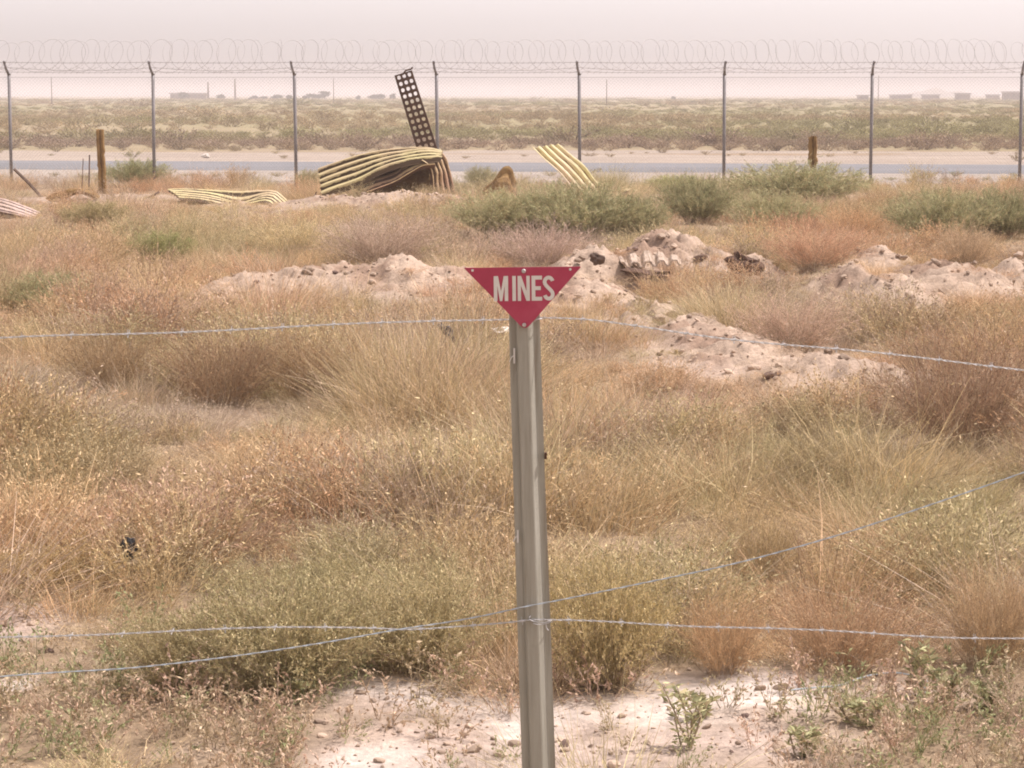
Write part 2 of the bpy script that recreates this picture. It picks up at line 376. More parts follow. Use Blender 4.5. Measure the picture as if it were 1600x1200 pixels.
def flecks(pos, size, var, pale, seed=0, elong=2.2, updir=None):
    n_ = len(pos); r = np.random.default_rng(seed)
    a = r.normal(size=(n_, 3)); 
    if updir is not None: a = a * .6 + updir
    a /= np.linalg.norm(a, axis=1)[:, None]
    b = np.cross(a, r.normal(size=(n_, 3))); b /= np.linalg.norm(b, axis=1)[:, None]
    s = size[:, None]
    V = np.stack([pos - b * s * .35, pos + a * s * elong * .5 , pos + b * s * .35, pos - a * s * elong * .5], 1).reshape(-1, 3)
    # leaf: four points
    i0 = np.arange(n_) * 4
    return V, np.stack([i0, i0 + 1, i0 + 2, i0 + 3], 1), np.repeat(var, 4), np.repeat(pale, 4)
def join(parts):
    V, Fc, va, pa = [], [], [], []; o = 0
    for p in parts:
        V.append(p[0]); Fc.append(p[1] + o); va.append(p[2]); pa.append(p[3]); o += len(p[0])
    return np.concatenate(V), np.concatenate(Fc), np.concatenate(va), np.concatenate(pa)
def plant_mesh(name, parts, mat):
    V, Fc, va, pa = join(parts)
    me = mesh_np(name, V, Fc, mat)
    at = me.color_attributes.new('var', 'FLOAT_COLOR', 'POINT')
    c = np.zeros((len(V), 4), np.float32); c[:, 0] = va; c[:, 1] = pa; c[:, 3] = 1
    at.data.foreach_set('color', c.ravel()); return me
def unit(v): return v / (np.linalg.norm(v, axis=1)[:, None] + 1e-9)

def grass_tuft(seed, n_=230, rad=.16, h=.38, spread=.55, width=.0032, seeds=60):
    r = np.random.default_rng(seed)
    a = r.uniform(0, 6.283, n_); q = rad * np.sqrt(r.uniform(0, 1, n_))
    base = np.stack([q * np.cos(a), q * np.sin(a), np.full(n_, -.03)], 1)
    out_ = np.stack([np.cos(a), np.sin(a), np.zeros(n_)], 1)
    d = unit(out_ * (q / rad * spread)[:, None] + r.normal(size=(n_, 3)) * .28 + np.array([0, 0, 1.0]))
    L = h * r.uniform(.45, 1.15, n_)
    bend = out_ * r.uniform(0, .45, n_)[:, None] + r.normal(size=(n_, 3)) * .16 + np.array([0, 0, -.14])
    var = r.uniform(0, 1, n_); pale = (r.uniform(0, 1, n_) < .10) * r.uniform(.3, .9, n_)
    parts = [ribbons(base, d, L, np.full(n_, width) * r.uniform(.6, 1.3, n_), bend, 3, var, pale, seed)]
    if seeds:
        k = r.integers(0, n_, seeds); t = r.uniform(.6, 1, seeds)
        pos = base[k] + d[k] * (L[k] * t)[:, None] + bend[k] * (L[k] * t * t)[:, None] + r.normal(size=(seeds, 3)) * .01
        parts.append(flecks(pos, r.uniform(.005, .009, seeds), r.uniform(.5, 1, seeds), r.uniform(.1, .7, seeds), seed))
    return parts
def twig_bush(seed, stems=42, h=.42, wide=.30, twigs=7, leaf=2, lsize=.008, width=.0032, lean=.5, pale_p=.1, droop=-.1, elong=2.2, tw_len=.32):
    """returns (stem parts, foliage parts)"""
    r = np.random.default_rng(seed)
    a = r.uniform(0, 6.283, stems); q = .07 * np.sqrt(r.uniform(0, 1, stems)) * (wide / .3)
    base = np.stack([q * np.cos(a), q * np.sin(a), np.full(stems, -.03)], 1)
    tip_r = wide * np.sqrt(r.uniform(0, 1, stems)); a2 = a + r.normal(size=stems) * .6
    tipz = h * np.sqrt(np.clip(1 - (tip_r / (wide * 1.15)) ** 2, .08, 1)) * r.uniform(.55, 1.05, stems)
    tip = np.stack([tip_r * np.cos(a2), tip_r * np.sin(a2), tipz], 1)
    vec = tip - base; L = np.linalg.norm(vec, axis=1); 
    up = np.array([0, 0, 1.0]); bend = unit(vec) * 0 + np.stack([np.cos(a2), np.sin(a2), -np.ones(stems) * .6], 1) * r.uniform(.05, .35, stems)[:, None]
    d = unit(vec / L[:, None] - bend); sc = L
    st = ribbons(base, d * 1.0, sc, np.full(stems, width) * r.uniform(.9, 1.5, stems), bend, 4, r.uniform(0, .6, stems), (r.uniform(0, 1, stems) < .06) * .5, seed)
    # twigs
    n_ = stems * twigs; k = np.repeat(np.arange(stems), twigs); t = r.uniform(.25, 1, n_)
    p = base[k] + d[k] * (sc[k] * t)[:, None] + bend[k] * (sc[k] * t * t)[:, None]
    td = unit(d[k] + bend[k] * (2 * t)[:, None] + r.normal(size=(n_, 3)) * lean + np.array([0, 0, .3]))
    tl = h * tw_len * r.uniform(.4, 1.2, n_) * (1.15 - .5 * t)
    tb = r.normal(size=(n_, 3)) * .2 + np.array([0, 0, droop])
    fol = [ribbons(p, td, tl, np.full(n_, width * .7) * r.uniform(.7, 1.2, n_), tb, 2, r.uniform(0, 1, n_), (r.uniform(0, 1, n_) < pale_p) * r.uniform(.3, .9, n_), seed + 1)]
    if leaf:
        m_ = n_ * leaf; kk = np.repeat(np.arange(n_), leaf); u = r.uniform(.2, 1.05, m_)
        lp = p[kk] + td[kk] * (tl[kk] * u)[:, None] + tb[kk] * (tl[kk] * u * u)[:, None]
        fol.append(flecks(lp, lsize * r.uniform(.6, 1.3, m_), r.uniform(0, 1, m_), (r.uniform(0, 1, m_) < pale_p * 1.2) * r.uniform(.2, .8, m_), seed + 2, elong, td[kk]))
    return [st], fol
protos = {}
def proto_coll(name, meshes):
    c = bpy.data.collections.new(name)
    for k, me in enumerate(meshes):
        o = bpy.data.objects.new('%s_%02d' % (name, k), me); c.objects.link(o)
    return c
gm = []
for s in range(4): gm.append(plant_mesh('grass_tuft', grass_tuft(100 + s, 240, .17, .36, .6), M_INST))
for s in range(2): gm.append(plant_mesh('grass_tuft', grass_tuft(110 + s, 200, .22, .26, .9, seeds=140), M_INST))
for s in range(4):
    a_, b_ = twig_bush(120 + s, 46, .34, .30, 8, 3, .0075); gm.append(plant_mesh('twiggy_tuft', a_ + b_, M_INST))
for s in range(2): gm.append(plant_mesh('tall_stalks', grass_tuft(130 + s, 9, .10, .62, .5, .0034, 14), M_INST))
for s in range(3): gm.append(plant_mesh('tangle', grass_tuft(150 + s, 46, .20, .40, 1.9, .0032, 30), M_INST))
PC_FIELD = proto_coll('field_plants', gm)   # 0-3 grass, 4-5 low grass, 6-9 twiggy, 10-11 stalks
fm = []
for s in range(4):
    a_, b_ = twig_bush(140 + s, 26, .45, .55, 6, 2, .035, width=.016, lean=.7, elong=2.0); fm.append(plant_mesh('far_scrub', a_ + b_, M_INST))
PC_FAR = proto_coll('far_plants', fm)
wm = []
for s in range(3):
    a_, b_ = twig_bush(160 + s, 9, .16, .13, 6, 4, .008, width=.0028, lean=.7, pale_p=.3, elong=2.0); wm.append(plant_mesh('low_weed', a_ + b_, M_INST))
PC_WEED = proto_coll('weed_plants', wm)
def clod(seed):
    r = np.random.default_rng(seed); import bmesh
    bm = bmesh.new(); bmesh.ops.create_icosphere(bm, subdivisions=2, radius=1)
    for v in bm.verts:
        v.co *= 1 + .35 * (vnoise(np.array(v.co.x * 1.6 + seed), np.array(v.co.y * 1.6 + v.co.z * 2.3), seed) - .5) * 2
        v.co.z *= .62
    me = bpy.data.meshes.new('clod'); bm.to_mesh(me); bm.free(); return me
M_CLOD = attr_veg('soil_clod', 'inst', .0, 1.0, 1.0)
cm = []
for s in range(4):
    me = clod(s + 3); me.materials.append(M_CLOD); cm.append(me)
PC_CLOD = proto_coll('clods', cm)

def scatter(name, coll, pos, rot, scl, pick, tint, label, cat):
    me = bpy.data.meshes.new(name); n_ = len(pos)
    me.vertices.add(n_); me.vertices.foreach_set('co', np.asarray(pos, np.float32).ravel())
    for nm, ty, dat in (('rot', 'FLOAT_VECTOR', rot), ('scl', 'FLOAT_VECTOR', scl)):
        t = me.attributes.new(nm, ty, 'POINT'); t.data.foreach_set('vector', np.asarray(dat, np.float32).ravel())
    t = me.attributes.new('pick', 'INT', 'POINT'); t.data.foreach_set('value', np.asarray(pick, np.int32))
    t = me.attributes.new('tint', 'FLOAT_COLOR', 'POINT')
    t.data.foreach_set('color', np.concatenate([tint, np.ones((n_, 1))], 1).astype(np.float32).ravel())
    o = add_obj(name, me); tag(o, label, cat, kind='stuff')
    g = bpy.data.node_groups.new(name, 'GeometryNodeTree')
    g.interface.new_socket('Geometry', in_out='INPUT', socket_type='NodeSocketGeometry')
    g.interface.new_socket('Geometry', in_out='OUTPUT', socket_type='NodeSocketGeometry')
    N = g.nodes.new; gi = N('NodeGroupInput'); go = N('NodeGroupOutput'); ip = N('GeometryNodeInstanceOnPoints'); ci = N('GeometryNodeCollectionInfo')
    ci.inputs['Collection'].default_value = coll; ci.inputs['Separate Children'].default_value = True; ci.inputs['Reset Children'].default_value = True
    mp = N('GeometryNodeMeshToPoints')
    def na(nm, ty):
        q = N('GeometryNodeInputNamedAttribute'); q.data_type = ty; q.inputs['Name'].default_value = nm
        return [s for s in q.outputs if s.enabled and s.name == 'Attribute'][0]
    er = N('FunctionNodeEulerToRotation')
    g.links.new(gi.outputs[0], mp.inputs[0]); g.links.new(mp.outputs[0], ip.inputs['Points'])
    g.links.new(ci.outputs[0], ip.inputs['Instance']); ip.inputs['Pick Instance'].default_value = True
    g.links.new(na('pick', 'INT'), ip.inputs['Instance Index']); g.links.new(na('rot', 'FLOAT_VECTOR'), er.inputs[0])
    g.links.new(er.outputs[0], ip.inputs['Rotation']); g.links.new(na('scl', 'FLOAT_VECTOR'), ip.inputs['Scale'])
    g.links.new(ip.outputs[0], go.inputs[0])
    md = o.modifiers.new('scatter', 'NODES'); md.node_group = g
    return o

# ------------------------------------------------------------------ plant colours by place
PAL = dict(straw=(.67, .505, .29), tan=(.61, .445, .29), pink=(.60, .425, .33), orange=(.60, .36, .22), grey=(.50, .40, .34),
           olive=(.44, .395, .21), green=(.33, .345, .18), pale=(.55, .50, .29), brown=(.40, .27, .175))
ZONES = [  # px, py, wpx, half depth m, colour, strength
    (60, 270, 90, 2.5, 'orange', .5), (290, 300, 90, 1.5, 'orange', .6), (440, 350, 90, 1.6, 'orange', .55), (30, 450, 50, 3, 'pink', .8), (1280, 405, 120, 2.2, 'orange', .9),
    (1520, 480, 120, 1.4, 'orange', .8), (1500, 560, 120, 1.2, 'brown', .5), (720, 480, 120, .9, 'orange', .7), (300, 520, 200, 1.0, 'orange', .4), (1330, 990, 200, .7, 'orange', .6),
    (250, 820, 130, .9, 'pink', .7), (100, 900, 100, .5, 'orange', .5), (480, 960, 250, .9, 'olive', .9), (960, 960, 130, .9, 'olive', .6), (90, 465, 80, 1.4, 'olive', .8), (260, 395, 90, 1.6, 'olive', .8),
    (740, 580, 110, 1.2, 'pale', .8), (1290, 710, 110, .9, 'olive', .8), (1480, 830, 150, 1.0, 'olive', .7), (1050, 540, 150, .8, 'pale', .9), (150, 760, 130, .6, 'olive', .7),
    (360, 650, 170, .8, 'grey', .9), (600, 380, 120, 2, 'grey', .8), (870, 390, 130, 2, 'grey', .8), (1240, 500, 130, 1.2, 'grey', .8), (1500, 660, 120, 1.0, 'grey', .7), (400, 330, 120, 2, 'straw', .9),
    (900, 620, 150, 1.4, 'straw', .9), (1100, 640, 160, 1.2, 'pink', .5), (650, 700, 160, 1.2, 'straw', .6), (100, 620, 120, 1.0, 'grey', .5), (430, 740, 120, .8, 'straw', .6),
    (850, 310, 200, 3, 'pale', .8), (1150, 310, 260, 3, 'pale', .9), (1450, 350, 150, 3, 'olive', .7), (1350, 320, 80, 2, 'orange', .5), (1380, 1050, 220, .5, 'brown', .5), (1100, 850, 150, .6, 'pale', .5)]
def zone_tint(x, y, r):
    n_ = len(x)
    names = ['straw', 'tan', 'pink', 'straw', 'orange', 'grey', 'pale']
    idx = (fbm(x * .55, y * .38, 3, 200) * 11 + r.uniform(-1.1, 1.1, n_)).astype(int) % len(names)
    c = np.array([PAL[k] for k in names])[idx]
    base = np.array(PAL['straw']) * .5 + np.array(PAL['tan']) * .5
    c = c * .62 + base * .38
    wob = (fbm(x * 1.5, y * 1.2, 3, 210) - .5) * 1.2
    for px, py, wp, dy, nm, st in ZONES:
        g = G(px, py); rx = wp / F * g.y
        d = np.sqrt(((x - g.x) / rx) ** 2 + ((y - g.y) / dy) ** 2) + wob
        t = np.clip((1.35 - d) / .7, 0, 1) * st * r.uniform(.7, 1, n_)
        c = lerp(c, np.repeat([PAL[nm]], n_, 0), t)
    return c * r.uniform(.86, 1.14, n_)[:, None]

# near field of dry grass
def field():
    r = np.random.default_rng(31)
    px_, py_ = [], []
    for y0, y1, dens in ((5.2, 9, 46), (9, 15, 34), (15, 26, 20), (26, 46.5, 9)):
        hw = .32 * y1 + 3.5; n_ = int(dens * 2 * hw * (y1 - y0))
        x = r.uniform(-hw, hw, n_); y = r.uniform(y0, y1, n_); k = np.abs(x) < .32 * y + 3.5
        px_.append(x[k]); py_.append(y[k])
    x = np.concatenate(px_); y = np.concatenate(py_)
    bm_ = bare_mask(x, y)
    patch = fbm(x * 1.1, y * .9, 3, 220)
    front = np.clip((y - 6.3 - .5 * (fbm(x * 1.3, y * 0 + 3, 2, 225) - .5)) / 1.4, 0, 1)          # the ground opens up towards the viewer
    keep = (r.uniform(0, 1, len(x)) > bm_ * np.where((y > 12) & (fbm(x * 2.4, y * 1.6, 3, 77) > .45), .78, 1.08)) & (r.uniform(0, 1, len(x)) < np.clip((patch - .22) * 5, .25, 1)) & (r.uniform(0, 1, len(x)) < .10 + .90 * front)
    edge = np.clip((46.3 - y) / 8, 0, 1)
    keep &= r.uniform(0, 1, len(x)) < .35 + .65 * edge
    x, y, bm_ = x[keep], y[keep], bm_[keep]
    # clumps give the field its rolling tops and dark hollows
    cn = 1700; cx = r.uniform(-18, 18, cn); cyy = 5 + 42 * r.uniform(0, 1, cn) ** 1.15
    cr_ = r.uniform(.35, .95, cn) * (1 + .01 * cyy); ch = r.uniform(.35, 1.55, cn); ca = r.uniform(0, 1, cn)
    near = np.zeros(len(x), int); nd = np.zeros(len(x))
    for s in range(0, len(x), 2000):
        d = np.hypot(x[s:s + 2000, None] - cx, y[s:s + 2000, None] - cyy) / cr_
        near[s:s + 2000] = d.argmin(1); nd[s:s + 2000] = d.min(1)
    hgt = ch[near] * np.clip(1.15 - .75 * nd ** 2, .28, 1.2)
    hgt *= np.clip(.62 + .38 * (y - 5.5) / 3, .5, 1) * (1 - .45 * np.clip(bm_ * 2, 0, 1))
    hgt *= np.clip(1.15 - .35 * mound_mask(x, y + .8), .5, 1.2)
    for cx_, cy_, cw_, cd_ in CLEAR:
        g = P(cx_, 300, cy_); d = np.hypot((x - g.x) / (cw_ / F * cy_), (y - cy_) / cd_); hgt *= np.where(d < 1, .34, 1)
    for sx_, sy_, sr_, near_ in SH:        # standing shrubs crowd out the grass at their foot
        d = np.hypot((x - sx_) / (sr_ * 1.05), (y - (sy_ - .15 * sr_ - (.0 if near_ else .9))) / (sr_ * .9 if near_ else 1.5 + sr_ * .4))
        hgt *= np.where(d < 1, .35 if near_ else .5, 1)
    ty = ca[near] + r.normal(size=len(x)) * .22
    pick = np.where(ty < .42, r.integers(0, 4, len(x)), np.where(ty < .55, r.integers(4, 6, len(x)), r.integers(6, 10, len(x))))
    st = r.uniform(0, 1, len(x)) < .06; pick[st] = r.integers(10, 12, st.sum())
    tg = r.uniform(0, 1, len(x)) < .14; pick[tg] = r.integers(12, 15, tg.sum())
    s = .92 * hgt * r.uniform(.8, 1.2, len(x)); wd = np.clip(s, .6, 1.3) * r.uniform(.9, 1.25, len(x))
    lx = np.clip((x - cx[near]) / cr_[near], -1, 1) * .3; ly = np.clip((y - cyy[near]) / cr_[near], -1, 1) * .3
    rot = np.stack([-ly + r.normal(size=len(x)) * .12, lx + r.normal(size=len(x)) * .12, r.uniform(0, 6.28, len(x))], 1)
    # far tufts are widened a little only through their number, not their stalks
    tint = zone_tint(x, y, r); tint[tg] = tint[tg] * .5 + np.array([.66, .56, .46]) * .5
    scatter('dry_grass', PC_FIELD, np.stack([x, y, H(x, y) - .01], 1), rot, np.stack([wd, wd, s], 1), pick, tint,
            'dry straw, pinkish and rusty grass and twiggy scrub covering the field up to the chain link fence', 'grass')
    print('field tufts', len(x))

def weeds():
    r = np.random.default_rng(33); n_ = 2600
    x = r.uniform(-3.5, 3.5, n_); y = r.uniform(5.4, 8.6, n_)
    L = np.exp(-(((x + 1.05) / .75) ** 2 + ((y - 6.5) / .7) ** 2)) + np.exp(-(((x - 1.15) / .7) ** 2 + ((y - 6.2) / .45) ** 2)) * .9 + .06
    keep = r.uniform(0, 1, n_) < .75 * L * (1 - .6 * bare_mask(x, y)); x, y = x[keep], y[keep]; n_ = len(x)
    t = lerp(np.repeat([PAL['green']], n_, 0), np.repeat([PAL['pink']], n_, 0), (r.uniform(0, 1, n_) < .65) * r.uniform(.4, 1, n_)) * 1.1
    s = r.uniform(.6, 1.25, n_)
    scatter('low_weeds', PC_WEED, np.stack([x, y, H(x, y)], 1), np.stack([r.normal(size=n_) * .15, r.normal(size=n_) * .15, r.uniform(0, 6.28, n_)], 1),
            np.stack([s, s, s], 1), r.integers(0, 3, n_), t, 'low green and reddish weeds creeping over the bare soil nearest the viewer', 'weeds')
weeds()

def clods():
    r = np.random.default_rng(35)
    n_ = 42000; x = r.uniform(-9, 9, n_); y = r.uniform(5.3, 38, n_)
    m_ = np.maximum(bare_mask(x, y) * .55, np.clip(mound_mask(x, y), 0, 1)); keep = (r.uniform(0, 1, n_) < m_) & (np.abs(x) < .3 * y + 2)
    x, y = x[keep], y[keep]
    n2 = 4500; x2 = r.uniform(-2.4, 2.6, n2); y2 = r.uniform(5.4, 7.8, n2); k2 = r.uniform(0, 1, n2) < bare_mask(x2, y2) * .8 + .1; x = np.concatenate([x, x2[k2]]); y = np.concatenate([y, y2[k2]])
    n_ = len(x)
    s = r.lognormal(0, .55, n_) * np.where(y < 9, .0048, .013) ; s = np.clip(s, .003, .06)
    c = np.repeat([[.42, .32, .245]], n_, 0) * r.uniform(.6, 1.25, n_)[:, None]
    dk = r.uniform(0, 1, n_) < .05; c[dk] = np.array([.17, .12, .10])
    scatter('soil_clods', PC_CLOD, np.stack([x, y, H(x, y) + s * .2], 1), r.uniform(0, 6.28, (n_, 3)) * np.array([.1, .1, 1]), np.stack([s * r.uniform(.8, 1.6, n_), s, s], 1),
            r.integers(0, 4, n_), c, 'crumbly clods and pebbles strewn over the bare soil and dirt mounds', 'clods')
clods()

def far_scrub():
    r = np.random.default_rng(37); X_, Y_, S_ = [], [], []
    for y0, y1, dens, sc in ((74, 110, .9, .9), (110, 180, .30, 1.1), (180, 330, .085, 1.5), (330, 900, .02, 2.3)):
        hw = .30 * y1 + 20; n_ = int(dens * 2 * hw * (y1 - y0))
        x = r.uniform(-hw, hw, n_); y = r.uniform(y0, y1, n_); k = np.abs(x) < .3 * y + 20; X_.append(x[k]); Y_.append(y[k]); S_.append(np.full(k.sum(), sc))
    x = np.concatenate(X_); y = np.concatenate(Y_); s = np.concatenate(S_)
    edge = 74.1 - .13 * x + 6 * (fbm(x * .12, y * .3, 3, 81) - .5)
    pat = fbm(x * .05 + 3, y * .035, 4, 230)
    band = np.exp(-((y - 82) / 7) ** 2)
    keep = (y > edge - 1) & (r.uniform(0, 1, len(x)) < np.clip((pat - .28) * 4.5, .25, 1) + band)
    # a few bushes in the gravel near the road and inside the fence line
    x, y, s = x[keep], y[keep], s[keep]
    xa = r.uniform(-26, 26, 150); ya = np.where(r.uniform(0, 1, 150) < .6, r.uniform(47, 51.5, 150), r.uniform(64, 73, 150) - .13 * xa)
    x = np.concatenate([x, xa]); y = np.concatenate([y, ya]); s = np.concatenate([s, np.full(150, .42)]); n_ = len(x)
    t = lerp(np.repeat([[.46, .36, .22]], n_, 0), np.repeat([[.38, .345, .18]], n_, 0), np.clip((fbm(x * .04, y * .05, 3, 240) - .42) * 7, 0, 1) * (1 - .8 * np.exp(-((y - 80) / 9) ** 2)))
    t = lerp(t, np.repeat([[.35, .25, .21]], n_, 0), np.exp(-((y - 81) / 8) ** 2) * .7) * r.uniform(.8, 1.2, n_)[:, None]
    s = s * r.lognormal(-.15, .35, n_); hz = s * r.uniform(.55, 1.0, n_) * np.where(y > 180, .6, 1)
    scatter('far_scrub', PC_FAR, np.stack([x, y, H(x, y)], 1), np.stack([np.zeros(n_), np.zeros(n_), r.uniform(0, 6.28, n_)], 1), np.stack([s, s, hz], 1), r.integers(0, 4, n_), t,
            'hazy olive and brown desert scrub spreading over the plain beyond the road', 'scrub')
    print('far scrub', n_)
far_scrub()

# ------------------------------------------------------------------ individual shrubs
SH = []
def shrub_kind(name, **kw):
    st, fo = twig_bush(**kw); return (plant_mesh(name + '_stems', st, M_STEM), plant_mesh(name + '_foliage', fo, M_FOL), kw['wide'], kw['h'])
K_GREEN = [shrub_kind('green_shrub', seed=300 + k, stems=270, h=1.0, wide=.9, twigs=22, leaf=4, lsize=.011, width=.006, lean=.36, pale_p=.34, elong=7, tw_len=.24) for k in range(2)]
K_DRY = [shrub_kind('dry_shrub', seed=310 + k, stems=230, h=.8, wide=.8, twigs=22, leaf=1, lsize=.010, width=.005, lean=.6, pale_p=.12, tw_len=.24) for k in range(2)]
K_NEAR = [shrub_kind('leafy_bush', seed=320 + k, stems=260, h=.55, wide=.55, twigs=22, leaf=5, lsize=.0085, width=.0035, lean=.6, pale_p=.22, tw_len=.22) for k in range(2)]
K_TWIG = [shrub_kind('twiggy_bush', seed=330 + k, stems=240, h=.6, wide=.6, twigs=18, leaf=1, lsize=.008, width=.0036, lean=.5, pale_p=.2, tw_len=.3) for k in range(2)]
def shrub(kind, idx, px, pbase, wpx, ptop, color, label, name='shrub', cat='shrub', depth=1.0, group=None, dz=0.0, Y=None):
    g = G(px, pbase)
    y = Y or g.y; x = P(px, pbase, y).x
    z = Hs(x, y) - .02 + dz
    top = P(px, ptop, y).z
    st, fo, wd, hh = kind[idx % len(kind)]; SH.append((x, y, wpx / 2 / F * y, cat == 'bush'))
    o = empty(name, (x, y, z), label, cat, group, rz=idx * 1.7)
    sx = 1.08 * wpx / 2 / F * y / wd; sz = 1.22 * max(.15, (top - z)) / hh
    o.scale = (sx, sx * depth, sz)
    for nm, me in (('stems', st), ('foliage', fo)):
        c_ = bpy.data.objects.new(nm, me); COL.objects.link(c_); c_.parent = o; c_.color = (*[min(.7, q * 1.33) for q in color], 1)
    return o
C = PAL; g_ = (.31, .305, .17); g2 = (.35, .335, .19); g3 = (.27, .27, .15)
GB = 'green shrubs on the field edge'; GD = 'dry shrubs in the field'; GF = 'bushes nearest the viewer'
shrub(K_GREEN, 0, 790, 372, 180, 302, g2, 'wide olive green shrub behind the left tip of the red sign', group=GB)
shrub(K_GREEN, 1, 905, 372, 210, 292, g_, 'broad dark green shrub below the leaning yellow corrugated panel', group=GB)
shrub(K_GREEN, 0, 985, 372, 120, 312, g3, 'dark green shrub rising just behind the tall bare dirt mound', group=GB)
shrub(K_GREEN, 1, 1090, 352, 130, 280, g3, 'rounded dark green shrub between the tall dirt mound and the fence', group=GB)
shrub(K_GREEN, 0, 1245, 322, 215, 259, g_, 'long green shrub with the short rusty post standing in it', group=GB)
shrub(K_GREEN, 1, 1205, 365, 140, 305, g2, 'pale green shrub left of the orange bush, in front of the short rusty post', group=GB)
shrub(K_GREEN, 0, 1470, 378, 170, 303, g_, 'large green shrub behind the right hand dirt mound', group=GB)
shrub(K_GREEN, 1, 1568, 375, 130, 300, g3, 'green shrub at the right edge of the photo behind the dirt mounds', group=GB)
shrub(K_GREEN, 0, 215, 292, 100, 252, (.33, .34, .18), 'small hazy green shrub at the foot of the second fence post from the left', group=GB)
shrub(K_GREEN, 1, 752, 292, 55, 263, g2, 'small round green shrub left of the folded brown scrap', group=GB)
shrub(K_GREEN, 1, 1060, 300, 110, 276, (.36, .36, .18), 'thin pale shrub behind the rounded dark green one, near the sixth fence post', group=GB)
shrub(K_GREEN, 0, 250, 412, 110, 366, (.27, .28, .12), 'low olive shrub in the straw field left of the long pale dirt bank', group=GB)
shrub(K_GREEN, 1, 85, 490, 150, 432, (.28, .28, .15), 'grey green shrub above the top barbed wire near the left edge', group=GB)
shrub(K_GREEN, 0, 150, 358, 110, 318, (.33, .28, .15), 'brown green shrub in front of the buckled sheet on the left', group=GB)
shrub(K_GREEN, 1, 485, 295, 50, 268, (.36, .34, .20), 'sparse pale shrub between the third fence post and the arched sheet', group=GB)
shrub(K_DRY, 0, 1275, 452, 190, 352, (.46, .29, .19), 'rusty orange dry bush between the tall mound and the right hand mound', group=GD)
shrub(K_DRY, 1, 1330, 372, 130, 322, (.50, .33, .19), 'faded orange bush behind the brighter orange one', group=GD)
shrub(K_DRY, 1, 850, 424, 190, 350, (.44, .33, .27), 'grey pink dry bush directly behind the sign top', group=GD)
shrub(K_DRY, 0, 600, 418, 210, 335, (.42, .32, .25), 'grey brown dry bush behind the long pale dirt bank', group=GD)
shrub(K_DRY, 1, 460, 405, 170, 335, (.58, .43, .25), 'golden dry bush below the flattened yellow sheet', group=GD)
shrub(K_DRY, 0, 1240, 560, 210, 458, (.46, .34, .26), 'see through grey dry bush crossed by the top barbed wire right of the sign', group=GD)
shrub(K_DRY, 1, 1505, 418, 120, 352, (.44, .33, .22), 'tan dry bush behind the crest of the right hand mound', group=GD)
shrub(K_TWIG, 0, 1500, 720, 290, 525, (.29, .19, .125), 'big brown twiggy bush under the top barbed wire at the right edge', group=GD)
shrub(K_TWIG, 1, 175, 610, 210, 512, (.30, .21, .12), 'brown dry bush under the top barbed wire near the left edge', group=GD)
shrub(K_TWIG, 0, 350, 625, 230, 510, (.29, .195, .12), 'brown dry bush under the top barbed wire, middle of a row of three', group=GD)
shrub(K_TWIG, 1, 500, 625, 200, 515, (.31, .21, .12), 'brown dry bush under the top barbed wire, nearest the sign of a row of three', group=GD)
shrub(K_DRY, 1, 1270, 780, 200, 680, (.30, .24, .135), 'dark olive bush above the slanting smooth wire right of the sign post', group=GD)
shrub(K_TWIG, 0, 1180, 900, 170, 800, (.38, .29, .16), 'brown green bush crossed by the slanting smooth wire', group=GD)
shrub(K_TWIG, 0, 400, 870, 140, 805, (.36, .25, .17), 'small grey brown bush beside the black scrap on the left', group=GD)
shrub(K_NEAR, 0, 450, 1085, 330, 905, (.365, .315, .175), 'large olive bush with a dark shaded foot, left of the post', 'bush', 'bush', group=GF)
shrub(K_NEAR, 1, 660, 1060, 260, 900, (.41, .35, .20), 'pale olive bush touching the left side of the post', 'bush', 'bush', group=GF)
shrub(K_NEAR, 1, 280, 1080, 200, 960, (.38, .32, .18), 'olive bush left of the large olive one, under the smooth wire', 'bush', 'bush', group=GF)
shrub(K_NEAR, 0, 945, 1075, 230, 880, (.44, .36, .19), 'straw and olive bush standing right of the post', 'bush', 'bush', group=GF)
shrub(K_TWIG, 1, 1310, 1055, 290, 925, (.36, .235, .14), 'reddish brown low bush behind the fallen wire', 'bush', 'bush', group=GF)
shrub(K_TWIG, 0, 1130, 1060, 170, 930, (.46, .31, .18), 'straw twiggy bush between the post bush and the reddish bush', 'bush', 'bush', group=GF)
shrub(K_TWIG, 0, 1545, 1050, 190, 880, (.42, .30, .18), 'tall tangle of bare stalks at the right edge by the lower barbed wire', 'bush', 'bush', group=GF)
shrub(K_NEAR, 1, 90, 930, 220, 850, (.42, .31, .16), 'rusty olive bush behind the bare patch on the left edge', 'bush', 'bush', group=GF)

field()
# leafy weeds standing singly
def leafy_weed(seed, h, wide):
    r = np.random.default_rng(seed); ns = 6
    mb = MB(); pos, di = [], []
    for k in range(ns):
        a = r.uniform(0, 6.28); tip = Vector((math.cos(a) * wide * r.uniform(.2, 1), math.sin(a) * wide * r.uniform(.2, 1), h * r.uniform(.6, 1)))
        b = Vector((r.normal() * .012, r.normal() * .012, -.02)); mid = b.lerp(tip, .5) + Vector((r.normal() * .02, r.normal() * .02, .03))
        mb.tube([b, mid, tip], [.003, .0024, .0012], 4)
        for t in np.linspace(.15, 1, 11):
            p = b.lerp(mid, t * 2) if t < .5 else mid.lerp(tip, t * 2 - 1)
            for q in range(3):
                an = r.uniform(0, 6.28); pos.append(p + Vector((math.cos(an), math.sin(an), .4)) * .014); di.append((math.cos(an), math.sin(an), .5))
    n_ = len(pos)
    return mb, flecks(np.array(pos), r.uniform(.009, .018, n_), r.uniform(0, 1, n_), (r.uniform(0, 1, n_) < .25) * .5, seed, 2.3, np.array(di) * 2)
